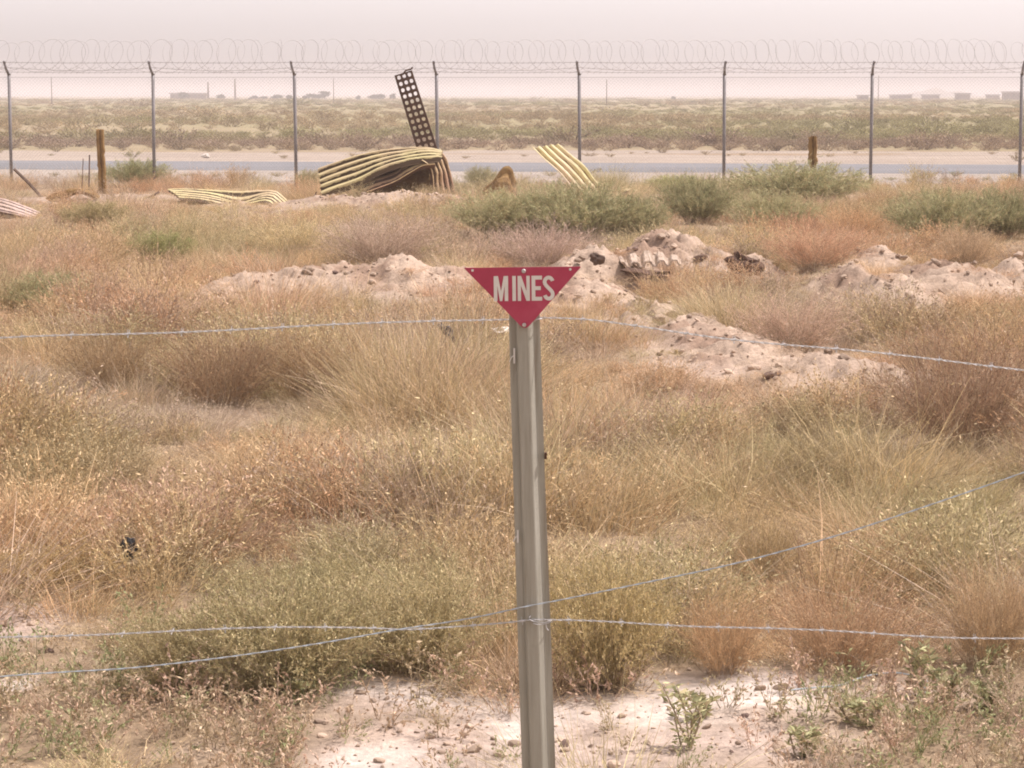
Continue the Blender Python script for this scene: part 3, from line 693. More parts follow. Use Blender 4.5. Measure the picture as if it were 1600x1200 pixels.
def weed(seed, px, pb, ptop, wpx, label):
    g = G(px, pb); x, y = g.x, g.y; z = Hs(x, y); h = P(px, ptop, y).z - z; wd = wpx / 2 / F * y
    o = empty('leafy_weed', (0, 0, 0), label, 'weed', 'leafy green weeds on the bare soil')
    mb, fl = leafy_weed(seed, h, wd)
    mb.build('stems', M_STEM, o)
    l = add_obj('leaves', plant_mesh('leaves', [fl], M_FOL), o); l.color = (.44, .43, .24, 1)
    o.location = (x, y, z)
    for c_ in o.children: c_.matrix_parent_inverse = Matrix.Identity(4)
weed(1, 1075, 1185, 1068, 90, 'tall leafy green weed on the white crusted soil right of the post')
weed(2, 1095, 1130, 1080, 60, 'small leafy weed just behind the tall one right of the post')
weed(3, 1435, 1092, 990, 60, 'slender light green weed beside the fallen wire')
weed(4, 1475, 1110, 1040, 70, 'leafy weed in the bare soil right of the fallen wire')
weed(5, 1545, 1115, 1070, 60, 'dark green weed at the right edge of the bare soil')
weed(6, 462, 1112, 1062, 40, 'bright green weed at the dark foot of the large olive bush')
weed(7, 1350, 1150, 1090, 70, 'leafy weed in the middle of the bare soil, nearest the fallen wire')
weed(8, 1260, 1192, 1140, 60, 'small leafy weed at the bottom edge of the photo right of the post')

# ------------------------------------------------------------------ corrugated scrap
def smooth(pts, n_):
    pts = [Vector(p) for p in pts]; L = [0]
    for a, b in zip(pts, pts[1:]): L.append(L[-1] + (b - a).length)
    out = []
    for k in range(n_):
        t = L[-1] * k / (n_ - 1); j = min(max(0, next((q for q in range(len(L) - 1) if L[q + 1] >= t), len(L) - 2)), len(L) - 2)
        u = (t - L[j]) / max(1e-6, L[j + 1] - L[j])
        p0 = pts[max(j - 1, 0)]; p1 = pts[j]; p2 = pts[j + 1]; p3 = pts[min(j + 2, len(pts) - 1)]
        out.append(.5 * ((2 * p1) + (p2 - p0) * u + (2 * p0 - 5 * p1 + 4 * p2 - p3) * u * u + (3 * p1 - p0 - 3 * p2 + p3) * u ** 3))
    return out
def corr(name, A, B, ridges, amp, mat, label=None, cat=None, group=None, parent=None, nl=28, ragged=.0, seed=0, thick=.008):
    r = np.random.default_rng(seed); A = smooth(A, nl); B = smooth(B, nl); ns = int(ridges * 14) + 1
    V, ph = [], []
    dents = [(r.uniform(0, 1), r.uniform(0, 1), r.normal() * .05) for _ in range(5)]
    for k in range(nl):
        t = (A[min(k + 1, nl - 1)] - A[max(k - 1, 0)]).normalized()
        for q in range(ns):
            s = q / (ns - 1); p = A[k].lerp(B[k], s); nrm = t.cross(B[k] - A[k]).normalized()
            if nrm.z < 0: nrm = -nrm
            cc = math.cos(s * ridges * 2 * math.pi); w_ = max(-1, min(1, cc * 1.7 + .25))
            p = p + nrm * (amp * w_)
            for (du, dv, dh) in dents: p = p + nrm * dh * math.exp(-(((k / nl - du) / .15) ** 2 + ((s - dv) / .3) ** 2))
            if ragged and k in (0, nl - 1): p = p + t * (r.normal() * ragged)
            p = p + Vector((r.normal(), r.normal(), r.normal())) * .0015
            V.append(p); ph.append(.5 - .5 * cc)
    i = np.arange(nl - 1)[:, None] * ns + np.arange(ns - 1)[None, :]
    Fc = np.stack([i, i + 1, i + 1 + ns, i + ns], -1).reshape(-1, 4)
    me = mesh_np(name, np.array([tuple(v) for v in V]), Fc, mat, False)
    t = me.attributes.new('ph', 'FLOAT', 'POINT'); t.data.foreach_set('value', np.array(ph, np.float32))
    o = add_obj(name, me, parent); so = o.modifiers.new('thick', 'SOLIDIFY'); so.thickness = thick; so.offset = 0
    if label: tag(o, label, cat, group)
    return o
PP = lambda L, Y: [P(a[0], a[1], a[2] if len(a) > 2 else Y) for a in L]
GS = 'scrap corrugated steel sheets near the fence'
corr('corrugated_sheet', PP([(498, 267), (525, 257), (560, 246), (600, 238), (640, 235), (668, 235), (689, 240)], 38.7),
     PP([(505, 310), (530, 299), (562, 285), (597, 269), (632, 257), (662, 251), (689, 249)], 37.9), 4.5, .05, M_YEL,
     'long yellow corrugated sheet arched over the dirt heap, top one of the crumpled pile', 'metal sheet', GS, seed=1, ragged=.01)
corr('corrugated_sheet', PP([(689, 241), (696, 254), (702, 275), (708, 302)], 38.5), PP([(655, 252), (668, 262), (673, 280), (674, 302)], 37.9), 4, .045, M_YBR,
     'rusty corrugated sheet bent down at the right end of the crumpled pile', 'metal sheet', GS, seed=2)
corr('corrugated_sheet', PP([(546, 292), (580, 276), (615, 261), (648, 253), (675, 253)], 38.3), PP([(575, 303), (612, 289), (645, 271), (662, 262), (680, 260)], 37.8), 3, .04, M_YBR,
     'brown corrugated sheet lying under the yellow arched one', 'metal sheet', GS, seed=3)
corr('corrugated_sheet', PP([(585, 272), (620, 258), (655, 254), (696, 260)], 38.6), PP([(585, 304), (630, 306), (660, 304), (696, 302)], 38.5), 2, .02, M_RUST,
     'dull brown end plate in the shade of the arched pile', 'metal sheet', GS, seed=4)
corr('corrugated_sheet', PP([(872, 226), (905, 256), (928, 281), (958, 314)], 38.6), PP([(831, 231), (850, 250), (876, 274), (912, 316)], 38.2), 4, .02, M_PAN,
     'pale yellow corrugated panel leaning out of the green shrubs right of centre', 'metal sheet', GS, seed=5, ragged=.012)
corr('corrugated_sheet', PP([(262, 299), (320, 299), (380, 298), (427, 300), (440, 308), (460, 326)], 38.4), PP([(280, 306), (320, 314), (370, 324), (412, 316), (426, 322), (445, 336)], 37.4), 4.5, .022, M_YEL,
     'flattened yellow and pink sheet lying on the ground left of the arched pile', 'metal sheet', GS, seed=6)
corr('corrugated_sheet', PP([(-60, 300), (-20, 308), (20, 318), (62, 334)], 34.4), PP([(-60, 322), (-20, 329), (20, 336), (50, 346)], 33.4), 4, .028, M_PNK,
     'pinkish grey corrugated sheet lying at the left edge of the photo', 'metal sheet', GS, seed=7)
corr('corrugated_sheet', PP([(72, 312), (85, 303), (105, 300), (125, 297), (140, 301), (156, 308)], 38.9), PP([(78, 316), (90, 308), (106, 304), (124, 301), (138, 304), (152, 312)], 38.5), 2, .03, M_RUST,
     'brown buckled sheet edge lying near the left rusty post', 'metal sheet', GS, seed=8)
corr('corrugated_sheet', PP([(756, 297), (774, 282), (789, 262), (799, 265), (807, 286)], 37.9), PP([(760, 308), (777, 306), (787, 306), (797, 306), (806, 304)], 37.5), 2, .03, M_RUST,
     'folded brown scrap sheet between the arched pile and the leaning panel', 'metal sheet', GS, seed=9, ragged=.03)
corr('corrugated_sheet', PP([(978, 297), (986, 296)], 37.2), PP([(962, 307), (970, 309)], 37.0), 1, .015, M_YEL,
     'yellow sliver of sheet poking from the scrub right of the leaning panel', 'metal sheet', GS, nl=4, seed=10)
# sheet end that sticks out of the tall mound
corr('corrugated_sheet', PP([(966, 407, 20.95), (972, 414, 20.5)], 21), PP([(1064, 403, 21.05), (1064, 410, 20.6)], 21), 4.5, .024, M_CRUST,
     'wavy end of a pale corrugated sheet sticking out of the tall dirt mound', 'metal sheet', GS, nl=8, seed=11, thick=.014)
# perforated plank
def plank():
    Y0 = 40.6; TL = P(617, 118, Y0); TR = P(643, 110, Y0); BL = P(656, 246, Y0 - .3); BR = P(685, 239, Y0 - .3)
    nc, nr = 3, 13; V, Fc = [], []; nrm = (TR - TL).cross(BL - TL).normalized() * .004
    def pt(u, v): return TL.lerp(TR, u).lerp(BL.lerp(BR, u), v)
    K = 12
    for i_ in range(nc):
        for j in range(nr):
            u0, u1, v0, v1 = .035 + .93 * i_ / nc, .035 + .93 * (i_ + 1) / nc, j / nr, (j + 1) / nr
            o_, h_ = [], []
            for k in range(K):
                a = 2 * math.pi * (k + .5) / K; ca, sa = math.cos(a), math.sin(a); q = 1 / max(abs(ca), abs(sa))
                rr = .31 * min(q, 1.12)
                o_.append((u0 + (u1 - u0) * (.5 + .5 * ca * q), v0 + (v1 - v0) * (.5 + .5 * sa * q)))
                h_.append((u0 + (u1 - u0) * (.5 + rr * ca), v0 + (v1 - v0) * (.5 + rr * sa)))
            b = len(V); V += [pt(*p) for p in o_] + [pt(*p) for p in h_]
            for k in range(K):
                kk = (k + 1) % K; Fc.append((b + k, b + kk, b + K + kk, b + K + k))
    for u0, u1, v0, v1 in ((0, .035, 0, 1), (.965, 1, 0, 1)):
        b = len(V); V += [pt(u0, v0), pt(u1, v0), pt(u1, v1), pt(u0, v1)]; Fc.append((b, b + 1, b + 2, b + 3))
    me = mesh_np('perforated_plank', np.array([tuple(v) for v in V]), np.array(Fc), M_DARKR)
    o = add_obj('perforated_plank', me); so = o.modifiers.new('thick', 'SOLIDIFY'); so.thickness = .02; so.offset = 0
    tag(o, 'dark rusty steel plank pierced by three rows of holes, leaning up behind the arched pile', 'metal plank')
    mb = MB()
    for u in (0.0, 1.0):
        mb.tube([pt(u, 0), pt(u, 1)], .012, 6)
    mb.tube([P(629, 117, Y0), P(634, 110, Y0), P(642, 108, Y0), P(645, 105, Y0)], .018, 6)
    e = mb.build('bent_edge', M_DARKR, o)
plank()
# rusty posts
def rusty_post(px0, pt, px1, pb, wpx, Y, label, seed, notch=()):
    r = np.random.default_rng(seed); n_ = 18; V = []; prof = [(-.5, .0), (-.38, -.35), (-.15, -.35), (0, .0), (.15, -.35), (.38, -.35), (.5, .0), (.46, .12), (0, .2), (-.46, .12)]
    m_ = len(prof); w_ = wpx / F * Y
    for k in range(n_ + 1):
        t = k / n_; c_ = P(px0 + (px1 - px0) * t, pt + (pb - pt) * t, Y); ww = w_ * (1 + r.normal() * .03)
        for nt_, d in notch: ww *= 1 - d * math.exp(-((t - nt_) / .07) ** 2)
        c_.x += r.normal() * .004
        for q in prof: V.append((c_.x + q[0] * ww, c_.y + q[1] * w_ * .6, c_.z + (r.normal() * .02 if k == 0 else 0)))
    Fc = []
    for k in range(n_):
        for q in range(m_): j = (q + 1) % m_; Fc.append((k * m_ + q, (k + 1) * m_ + q, (k + 1) * m_ + j, k * m_ + j))
    me = bpy.data.meshes.new('rusty_post'); me.from_pydata(V, [], Fc + [tuple(range(m_)), tuple(range(n_ * m_, n_ * m_ + m_))[::-1]]); me.materials.append(M_RUST); me.update()
    tag(add_obj('rusty_post', me), label, 'post', 'rusty corrugated posts')
rusty_post(156, 203, 161, 303, 12.5, 41, 'tall rusty ochre post standing left near the fence', 1)
rusty_post(1270, 214, 1270, 275, 13, 39.5, 'short bent rusty post standing in the long green shrub', 2, ((.25, -.1), (.6, -.2), (.8, .35)))
def bar(pts, r_, mat, name, label, cat, group=None, n=5):
    mb = MB(); mb.tube(pts, r_, n); return tag(mb.build(name, mat), label, cat, group)
bar(PP([(22, 264), (45, 286), (72, 316)], 40.5), [.028, .032, .03], M_WOODD, 'leaning_bar', 'dark bar leaning down to the right by the leftmost fence post', 'bar')
bar(PP([(219, 317), (235, 308), (249, 300)], 39), [.02, .024, .02], M_WOODD, 'scrap_bar', 'short dark bar on the ground left of the flattened yellow sheet', 'bar', 'loose bars on the ground')
bar(PP([(455, 326), (470, 318), (483, 313), (493, 307), (494, 300)], 37.8), [.02, .035, .03, .035, .015], M_DARKR, 'scrap_bar', 'bent dark strip between the flattened sheet and the arched pile', 'bar', 'loose bars on the ground')
bar(PP([(222, 353), (232, 349), (241, 345)], 33), [.01, .014, .01], M_WOODD, 'scrap_bar', 'thin dark stick in the straw field below the buckled sheet', 'bar', 'loose bars on the ground')
bar(PP([(55, 327), (72, 328), (90, 325)], 37), [.01, .013, .01], M_WOODD, 'scrap_bar', 'flat dark strip lying right of the pinkish sheet', 'bar', 'loose bars on the ground')
bar(PP([(140, 242), (139, 300)], 41.5), .014, M_WOODD, 'thin_rod', 'upright thin rod just left of the tall rusty post', 'rod', 'thin rods by the rusty post')
bar(PP([(130, 248), (128, 300)], 41.8), .008, M_WOODD, 'thin_rod', 'faintest thin rod, second to the left of the tall rusty post', 'rod', 'thin rods by the rusty post')
bar(PP([(1415, 303), (1409, 324)], 36), [.05, .035], M_DARKR, 'stake_stub', 'short dark stake poking from the scrub near the right hand green shrub', 'stake')
# little debris
def rag(name, px, py, Y, wpx, hpx, mat, label, cat, seed, ang=0):
    r = np.random.default_rng(seed); import bmesh
    bm = bmesh.new(); bmesh.ops.create_icosphere(bm, subdivisions=3, radius=1); c_ = P(px, py, Y); w_ = wpx / 2 / F * Y; h_ = hpx / 2 / F * Y
    for v in bm.verts:
        k = 1 + .9 * (float(fbm(np.array(v.co.x * 1.8 + seed), np.array(v.co.z * 1.8 + v.co.y), 3, seed)) - .5) * 2
        v.co = Vector((v.co.x * w_ * k, v.co.y * w_ * .7 * k, v.co.z * h_ * k))
        v.co = Matrix.Rotation(ang, 3, 'Y') @ v.co + c_
    me = bpy.data.meshes.new(name); bm.to_mesh(me); bm.free(); me.materials.append(mat)
    tag(add_obj(name, me), label, cat)
rag('black_scrap', 697, 518, 13.8, 15, 34, M_TAR, 'crumpled black scrap just under the top barbed wire left of the post', 'scrap', 1, -.6)
rag('black_scrap', 203, 858, 8.15, 26, 30, M_TAR, 'shiny black plastic scrap half hidden in the dry grass lower left', 'scrap', 2, .3)
rag('rusty_scrap_or_shade', 1165, 412, 20.7, 58, 30, M_DARKR, 'ragged dark brown scrap to the right of the wavy sheet end on the tall mound', 'scrap', 9, .2)
rag('rusty_scrap_or_shade', 1012, 428, 20.2, 70, 12, M_DARKR, 'dark flat lump added as the shade directly under the wavy sheet end on the tall mound', 'scrap', 10, .05)  # dark lump added in place of the shade below the sheet end
rag('rusty_scrap_or_shade', 932, 404, 20.0, 22, 16, M_WOODD, 'small brown lump on the dirt beside the right tip of the red sign', 'scrap', 11, .1)
rag('white_stone', 783, 518, 16.0, 40, 14, M_PALE, 'whitish stone lying at the left side of the post under the top wire', 'stone', 3)
rag('grey_stone', 1398, 1092, 7.15, 24, 14, M_WIRE, 'grey stone on the bare soil under the fallen wire', 'stone', 4)
rag('white_litter', 1396, 292, 42.5, 8, 13, M_PALE, 'small white scrap of litter by the seventh fence post', 'litter', 5, -.5)
rag('brown_lump', 1385, 300, 44, 10, 6, M_DARKR, 'small dark lump on the ground beside the white litter', 'litter', 8)
rag('pale_litter', 322, 244, 66, 14, 8, M_PALE, 'pale scrap of litter on the sand across the road', 'litter', 6)

# ------------------------------------------------------------------ chain link fence with barbed wire and razor coil
FY = 45.0
FX = [(-214, -215, 0), (14, 18, 1), (239, 241, 1), (460, 463, 1), (682, 684, 1), (905, 906, 1), (1132, 1131, 0), (1363, 1360, 0), (1597, 1593, 0), (1826, 1822, 0)]
TOPP = 117.0
fence = empty('chain_link_fence', (0, FY, 0), 'long chain link fence with grey posts and three barbed strands along the road', 'fence')
postx = []
for (pt, pb, lean) in FX:
    x0 = P(pt, TOPP, FY).x; x1 = P(pb, 288, FY).x; zt = P(pt, TOPP, FY).z; postx.append(x0); g = Hs(x1, FY)
    mb = MB(); mb.tube([(x1, FY, g - .1), (x0, FY, zt)], .035, 8); mb.tube([(x0, FY, zt), (x0, FY, zt + .03)], .04, 8)
    p = mb.build('post', M_FPOST, fence, True)
    mb = MB(); ax = x0 - (.055 if lean else -.003); mb.tube([(x0, FY - .01, zt), (x0 * .5 + ax * .5 - .01, FY - .09, zt + .13), (ax, FY - .16, zt + .27)], [.03, .028, .027], 6)
    mb.tube([(ax - .02, FY - .16, zt + .265), (ax + .03, FY - .16, zt + .265)], .03, 6)
    mb.build('outrigger_arm', M_FPOST, fence, True)
zt = P(800, TOPP, FY).z
for q, (yo, zo) in enumerate(((-.04, .06), (-.10, .15), (-.16, .26))):
    mb = MB(); r = np.random.default_rng(q + 5)
    for a, b in zip(postx, postx[1:]):
        mb.tube([(a + (b - a) * t / 8, FY + yo, zt + zo - .05 * math.sin(math.pi * t / 8) * (q % 2 + .3)) for t in range(9)], .0035, 4, False)
        for k in range(24):
            x = a + (b - a) * (k + .5) / 24; mb.tube([(x - .02, FY + yo, zt + zo - .04), (x + .02, FY + yo, zt + zo + .015)], .003, 3, False)
    mb.build('barbed_strand', M_COIL, fence)
mb = MB(); mb.tube([(postx[0], FY, zt - .05), (postx[-1], FY, zt - .05)], .004, 4, False); mb.tube([(postx[0], FY, .12), (postx[-1], FY, .12)], .004, 4, False)
mb.build('tension_wire', M_LINK, fence)
for a, b in zip(postx, postx[1:]):      # one mesh panel of diagonal wires per bay
    V, Fc = [], []; z0, z1 = .06, zt - .04; hgt = z1 - z0; st = .075; wv = .0022
    k = a - hgt
    while k < b:
        for s in (1, -1):
            xa, xb = (k, k + hgt) if s == 1 else (k + hgt, k)
            za, zb = z0, z1
            lo, hi = (xa, xb) if xa < xb else (xb, xa)
            ca, cb = max(lo, a), min(hi, b)
            if cb - ca > .01:
                f = lambda x: za + (zb - za) * (x - xa) / (xb - xa)
                n_ = len(V); d = wv
                for x in (ca, cb): V += [(x, FY - .042 + s * .002, f(x) - d), (x, FY - .042 + s * .002 - .003, f(x)), (x, FY - .042 + s * .002, f(x) + d)]
                Fc += [(n_, n_ + 3, n_ + 4, n_ + 1), (n_ + 1, n_ + 4, n_ + 5, n_ + 2)]
        k += st
    add_obj('mesh_panel', mesh_np('mesh_panel', V, Fc, M_LINK), fence)
def coil():
    r = np.random.default_rng(4); mb = MB(); zc = P(800, 88, FY).z; x0, x1 = postx[0], postx[-1]
    pitch = .47 if True else 0; n_ = 30; loops = int((x1 - x0) / pitch)
    for strand in range(2):
        pts = []; tot = loops if strand == 0 else loops
        jr = r.uniform(.85, 1.12, tot + 2); jx = r.uniform(.4, 1.2, tot + 2) if strand else r.uniform(.85, 1.15, tot + 2); ja = r.normal(size=tot + 2) * .06
        ph = 0 if strand == 0 else math.pi
        for k in range(tot * n_):
            u = k / n_; a = 2 * math.pi * u + ph; i_ = int(u); fr = u - i_
            q = lambda A: A[i_] * (1 - fr) + A[i_ + 1] * fr
            x = x0 + pitch * u + .30 * q(jx) * math.cos(a) + q(ja); sag = .04 * math.sin(math.pi * ((x - x0) / 3.05))
            pts.append(Vector((x, FY - .16 + .30 * math.sin(a + .6) * .9, zc + .325 * q(jr) * math.sin(a) + .03 * abs(sag) * 10)))
        mb.tube(pts, .0030 if strand == 0 else .0019, 4, False)
        for k in range(0, len(pts) - 1, 3):     # small barbs clipped on the tape
            p = pts[k]; t = (pts[k + 1] - p).normalized(); mb.box(p, (.016, .003, .005), t.to_track_quat('X', 'Z').to_matrix())
    o = mb.build('razor_wire_coil', M_COIL); tag(o, 'coil of looped razor wire running along the top of the chain link fence', 'razor wire')
coil()

# ------------------------------------------------------------------ far things in the haze
def far_tree(px, pb, ptop, wpx, Y, label, seed):
    r = np.random.default_rng(seed); b = P(px, 150, Y); h = (pb - ptop) / F * Y; w_ = wpx / F * Y
    o = empty('far_tree', (b.x, Y, 0), label, 'tree', 'trees on the horizon')
    mb = MB(); mb.tube([(b.x, Y, -.3), (b.x + r.normal() * .1, Y, h * .35), (b.x + r.normal() * .3, Y, h * .7)], [.22, .16, .08], 6); mb.build('trunk', M_BARK, o)
    n_ = 700; c_ = r.normal(size=(7, 3)) * np.array([w_ * .22, w_ * .2, h * .14]) + np.array([b.x, Y, h * .6])
    k = r.integers(0, 7, n_); p = c_[k] + r.normal(size=(n_, 3)) * np.array([w_ * .13, w_ * .13, h * .13]); p[:, 2] = np.clip(p[:, 2], .1, h * 1.02)
    V, Fc, va, pa = flecks(p, r.uniform(.25, .5, n_), np.zeros(n_), np.zeros(n_), seed)
    add_obj('crown', mesh_np('crown', V, Fc, M_TREE), o)
trs = [(288, 140, 17, 'rounded far tree beside the long low building on the horizon'), (346, 143, 12, 'small far tree right of the twin poles'), (398, 145, 12, 'tiny far tree nearest the third fence post on its left'),
       (412, 146, 10, 'lowest far tree left of the third fence post'), (432, 143, 16, 'far tree just left of the third fence post'), (452, 144, 9, 'narrow far tree behind the third fence post'), (476, 145, 8, 'slim far tree right of the third fence post'),
       (492, 141, 18, 'broad leftmost half of the big far tree pair'), (507, 139, 16, 'tallest far tree of the pair right of the third fence post'), (583, 143, 14, 'far tree left of the pierced plank'), (597, 142, 16, 'widest far tree close to the pierced plank'), (613, 142, 8, 'narrow far tree touching the pierced plank'),
       (560, 145, 9, 'thin low far tree between the pair and the plank'), (1052, 146, 5, 'lone tiny far tree left of the sixth fence post')]
for k, (px, tp, wp, lb) in enumerate(trs): far_tree(px, 150.5, tp, wp, 850, lb, 500 + k)
def house(px0, px1, ptop, Y, label, wins=4):
    a = P(px0, 150, Y); b = P(px1, 150, Y); h = max(1.5, P(px0, ptop, Y).z); cx = (a.x + b.x) / 2; L = b.x - a.x
    o = empty('far_building', (cx, Y, 0), label, 'building', 'low buildings on the horizon')
    mb = MB(); mb.box((cx, Y + 3, h / 2 - .25), (L, 6, h - .4 + .2)); mb.build('wall', M_MUD, o)
    mb = MB(); mb.box((cx, Y + 3, h - .12), (L + .8, 6.8, .3)); mb.build('roof', M_ROOF, o)
    for k in range(wins):
        mb = MB(); mb.box((cx - L / 2 + L * (k + .5) / wins, Y - .02, h * .5), (L / wins * .3, .06, h * .35)); mb.build('window', M_ROOF, o)
house(266, 322, 145.2, 880, 'long low building with a tree beside it on the left horizon', 5)
house(1343, 1357, 148.4, 780, 'short dark building just left of the seventh fence post', 2)
house(1394, 1425, 147.8, 850, 'flat building right of the seventh fence post on the horizon', 4)
house(1444, 1468, 147.6, 880, 'middle flat building under the faint hill', 3)
house(1497, 1516, 145.5, 800, 'taller block building on the right horizon', 3)
house(1545, 1562, 147.6, 900, 'smallest faint building near the right edge', 2)
house(1571, 1596, 143.0, 820, 'largest flat building at the right edge of the horizon', 3)
def pole(px, ptop, Y, label, r_=.09, arm=False):
    a = P(px, ptop, Y); o = empty('utility_pole', (a.x, Y, 0), label, 'pole', 'thin poles on the plain')
    mb = MB(); mb.tube([(a.x, Y, -.3), (a.x, Y, a.z)], [r_, r_ * .7], 6); mb.build('shaft', M_WOODD, o)
    if arm:
        mb = MB(); mb.box((a.x, Y, a.z - .35), (1.6, .12, .14)); mb.build('crossarm', M_WOODD, o)
pole(325, 128, 800, 'left one of the two stout poles beside the long low building', .42, False)
pole(367, 123, 800, 'right one of the two stout poles beside the long low building', .42, False)
pole(80, 120, 420, 'thin pole on the plain between the first two fence posts'); pole(521, 122, 450, 'thin pole on the plain left of the pierced plank')
pole(948, 124, 380, 'thin pole on the plain right of the fifth fence post'); pole(1373, 118, 480, 'thin pole on the plain beside the seventh fence post')
# faint hill
hv, hf = [], []; nh = 40
prof = lambda t: (math.sin(math.pi * t) ** .8) * (.75 + .35 * math.sin(7 * t) * .4 + .12 * math.sin(19 * t))
for k in range(nh + 1):
    t = k / nh; a = P(1415 + 115 * t, 150, 1900); z = max(0, 9.5 * prof(t))
    for (dy, f) in ((-60, 0), (-20, .7), (0, 1), (30, .8), (90, 0)): hv.append((a.x, 1900 + dy, z * f - .3))
    if k:
        b = (k - 1) * 5
        for q in range(4): hf.append((b + q, b + 5 + q, b + 6 + q, b + 1 + q))
tag(add_obj('hill', mesh_np('hill', hv, hf, M_HILL, True)), kind='structure')

# ------------------------------------------------------------------ the post and the red sign
SY = 5.18
def signpost():
    base = P(845, 1330, SY); o = empty('sign_post', (base.x, SY, 0), 'weathered grey steel channel post holding the red sign in the middle of the photo', 'post')
    # stations: photo y, left x, right x
    S = [(432, 794.5, 842.0), (520, 795.5, 844), (620, 798, 847.5), (760, 802, 852), (950, 807.5, 859.5), (1080, 811.5, 864), (1200, 815.5, 868), (1330, 819.5, 872), (1420, 822, 875)]
    prof = [(0, .010), (.03, .004), (.22, .004), (.27, -.012), (.30, -.015), (.60, -.015), (.64, -.0135), (.80, .004), (.84, .005), (1, .006), (1, .012), (.83, .011), (.78, .010), (.62, -.008), (.32, -.009), (.26, .010)]
    V, Fc = [], []; m_ = len(prof)
    for (py, l, r_) in S:
        L_, R_ = P(l, py, SY), P(r_, py, SY)
        for u, d in prof: q = L_.lerp(R_, u); V.append((q.x, q.y + d * 1.15, q.z))
    for k in range(len(S) - 1):
        for q in range(m_): j = (q + 1) % m_; Fc.append((k * m_ + q, (k + 1) * m_ + q, (k + 1) * m_ + j, k * m_ + j))
    me = bpy.data.meshes.new('channel'); me.from_pydata(V, [], Fc + [tuple(range(m_)), tuple(range((len(S) - 1) * m_, len(S) * m_))[::-1]]); me.materials.append(M_STEEL); me.update()
    import bmesh
    bm = bmesh.new(); bm.from_mesh(me); bmesh.ops.recalc_face_normals(bm, faces=bm.faces); bm.to_mesh(me); bm.free()
    add_obj('channel', me, o)
    for (x, y, h) in ((803.5, 556, 24), (809, 838, 20)):      # bent retaining clips
        mb = MB(); mb.box(P(x, y, SY - .006), (.0042, .004, h / F * SY)); mb.tube([P(x - 1, y, SY - .006), P(x - 4, y + 2, SY - .006), P(x - 7.5, y + 9, SY - .004)], .0014, 5)
        mb.build('clip', M_WHITE, o)
    mb = MB(); a = P(852.5, 712, SY + .004); mb.box(a, (.006, .012, .016)); mb.build('edge_notch', M_DARKR, o)
    return o
post = signpost()
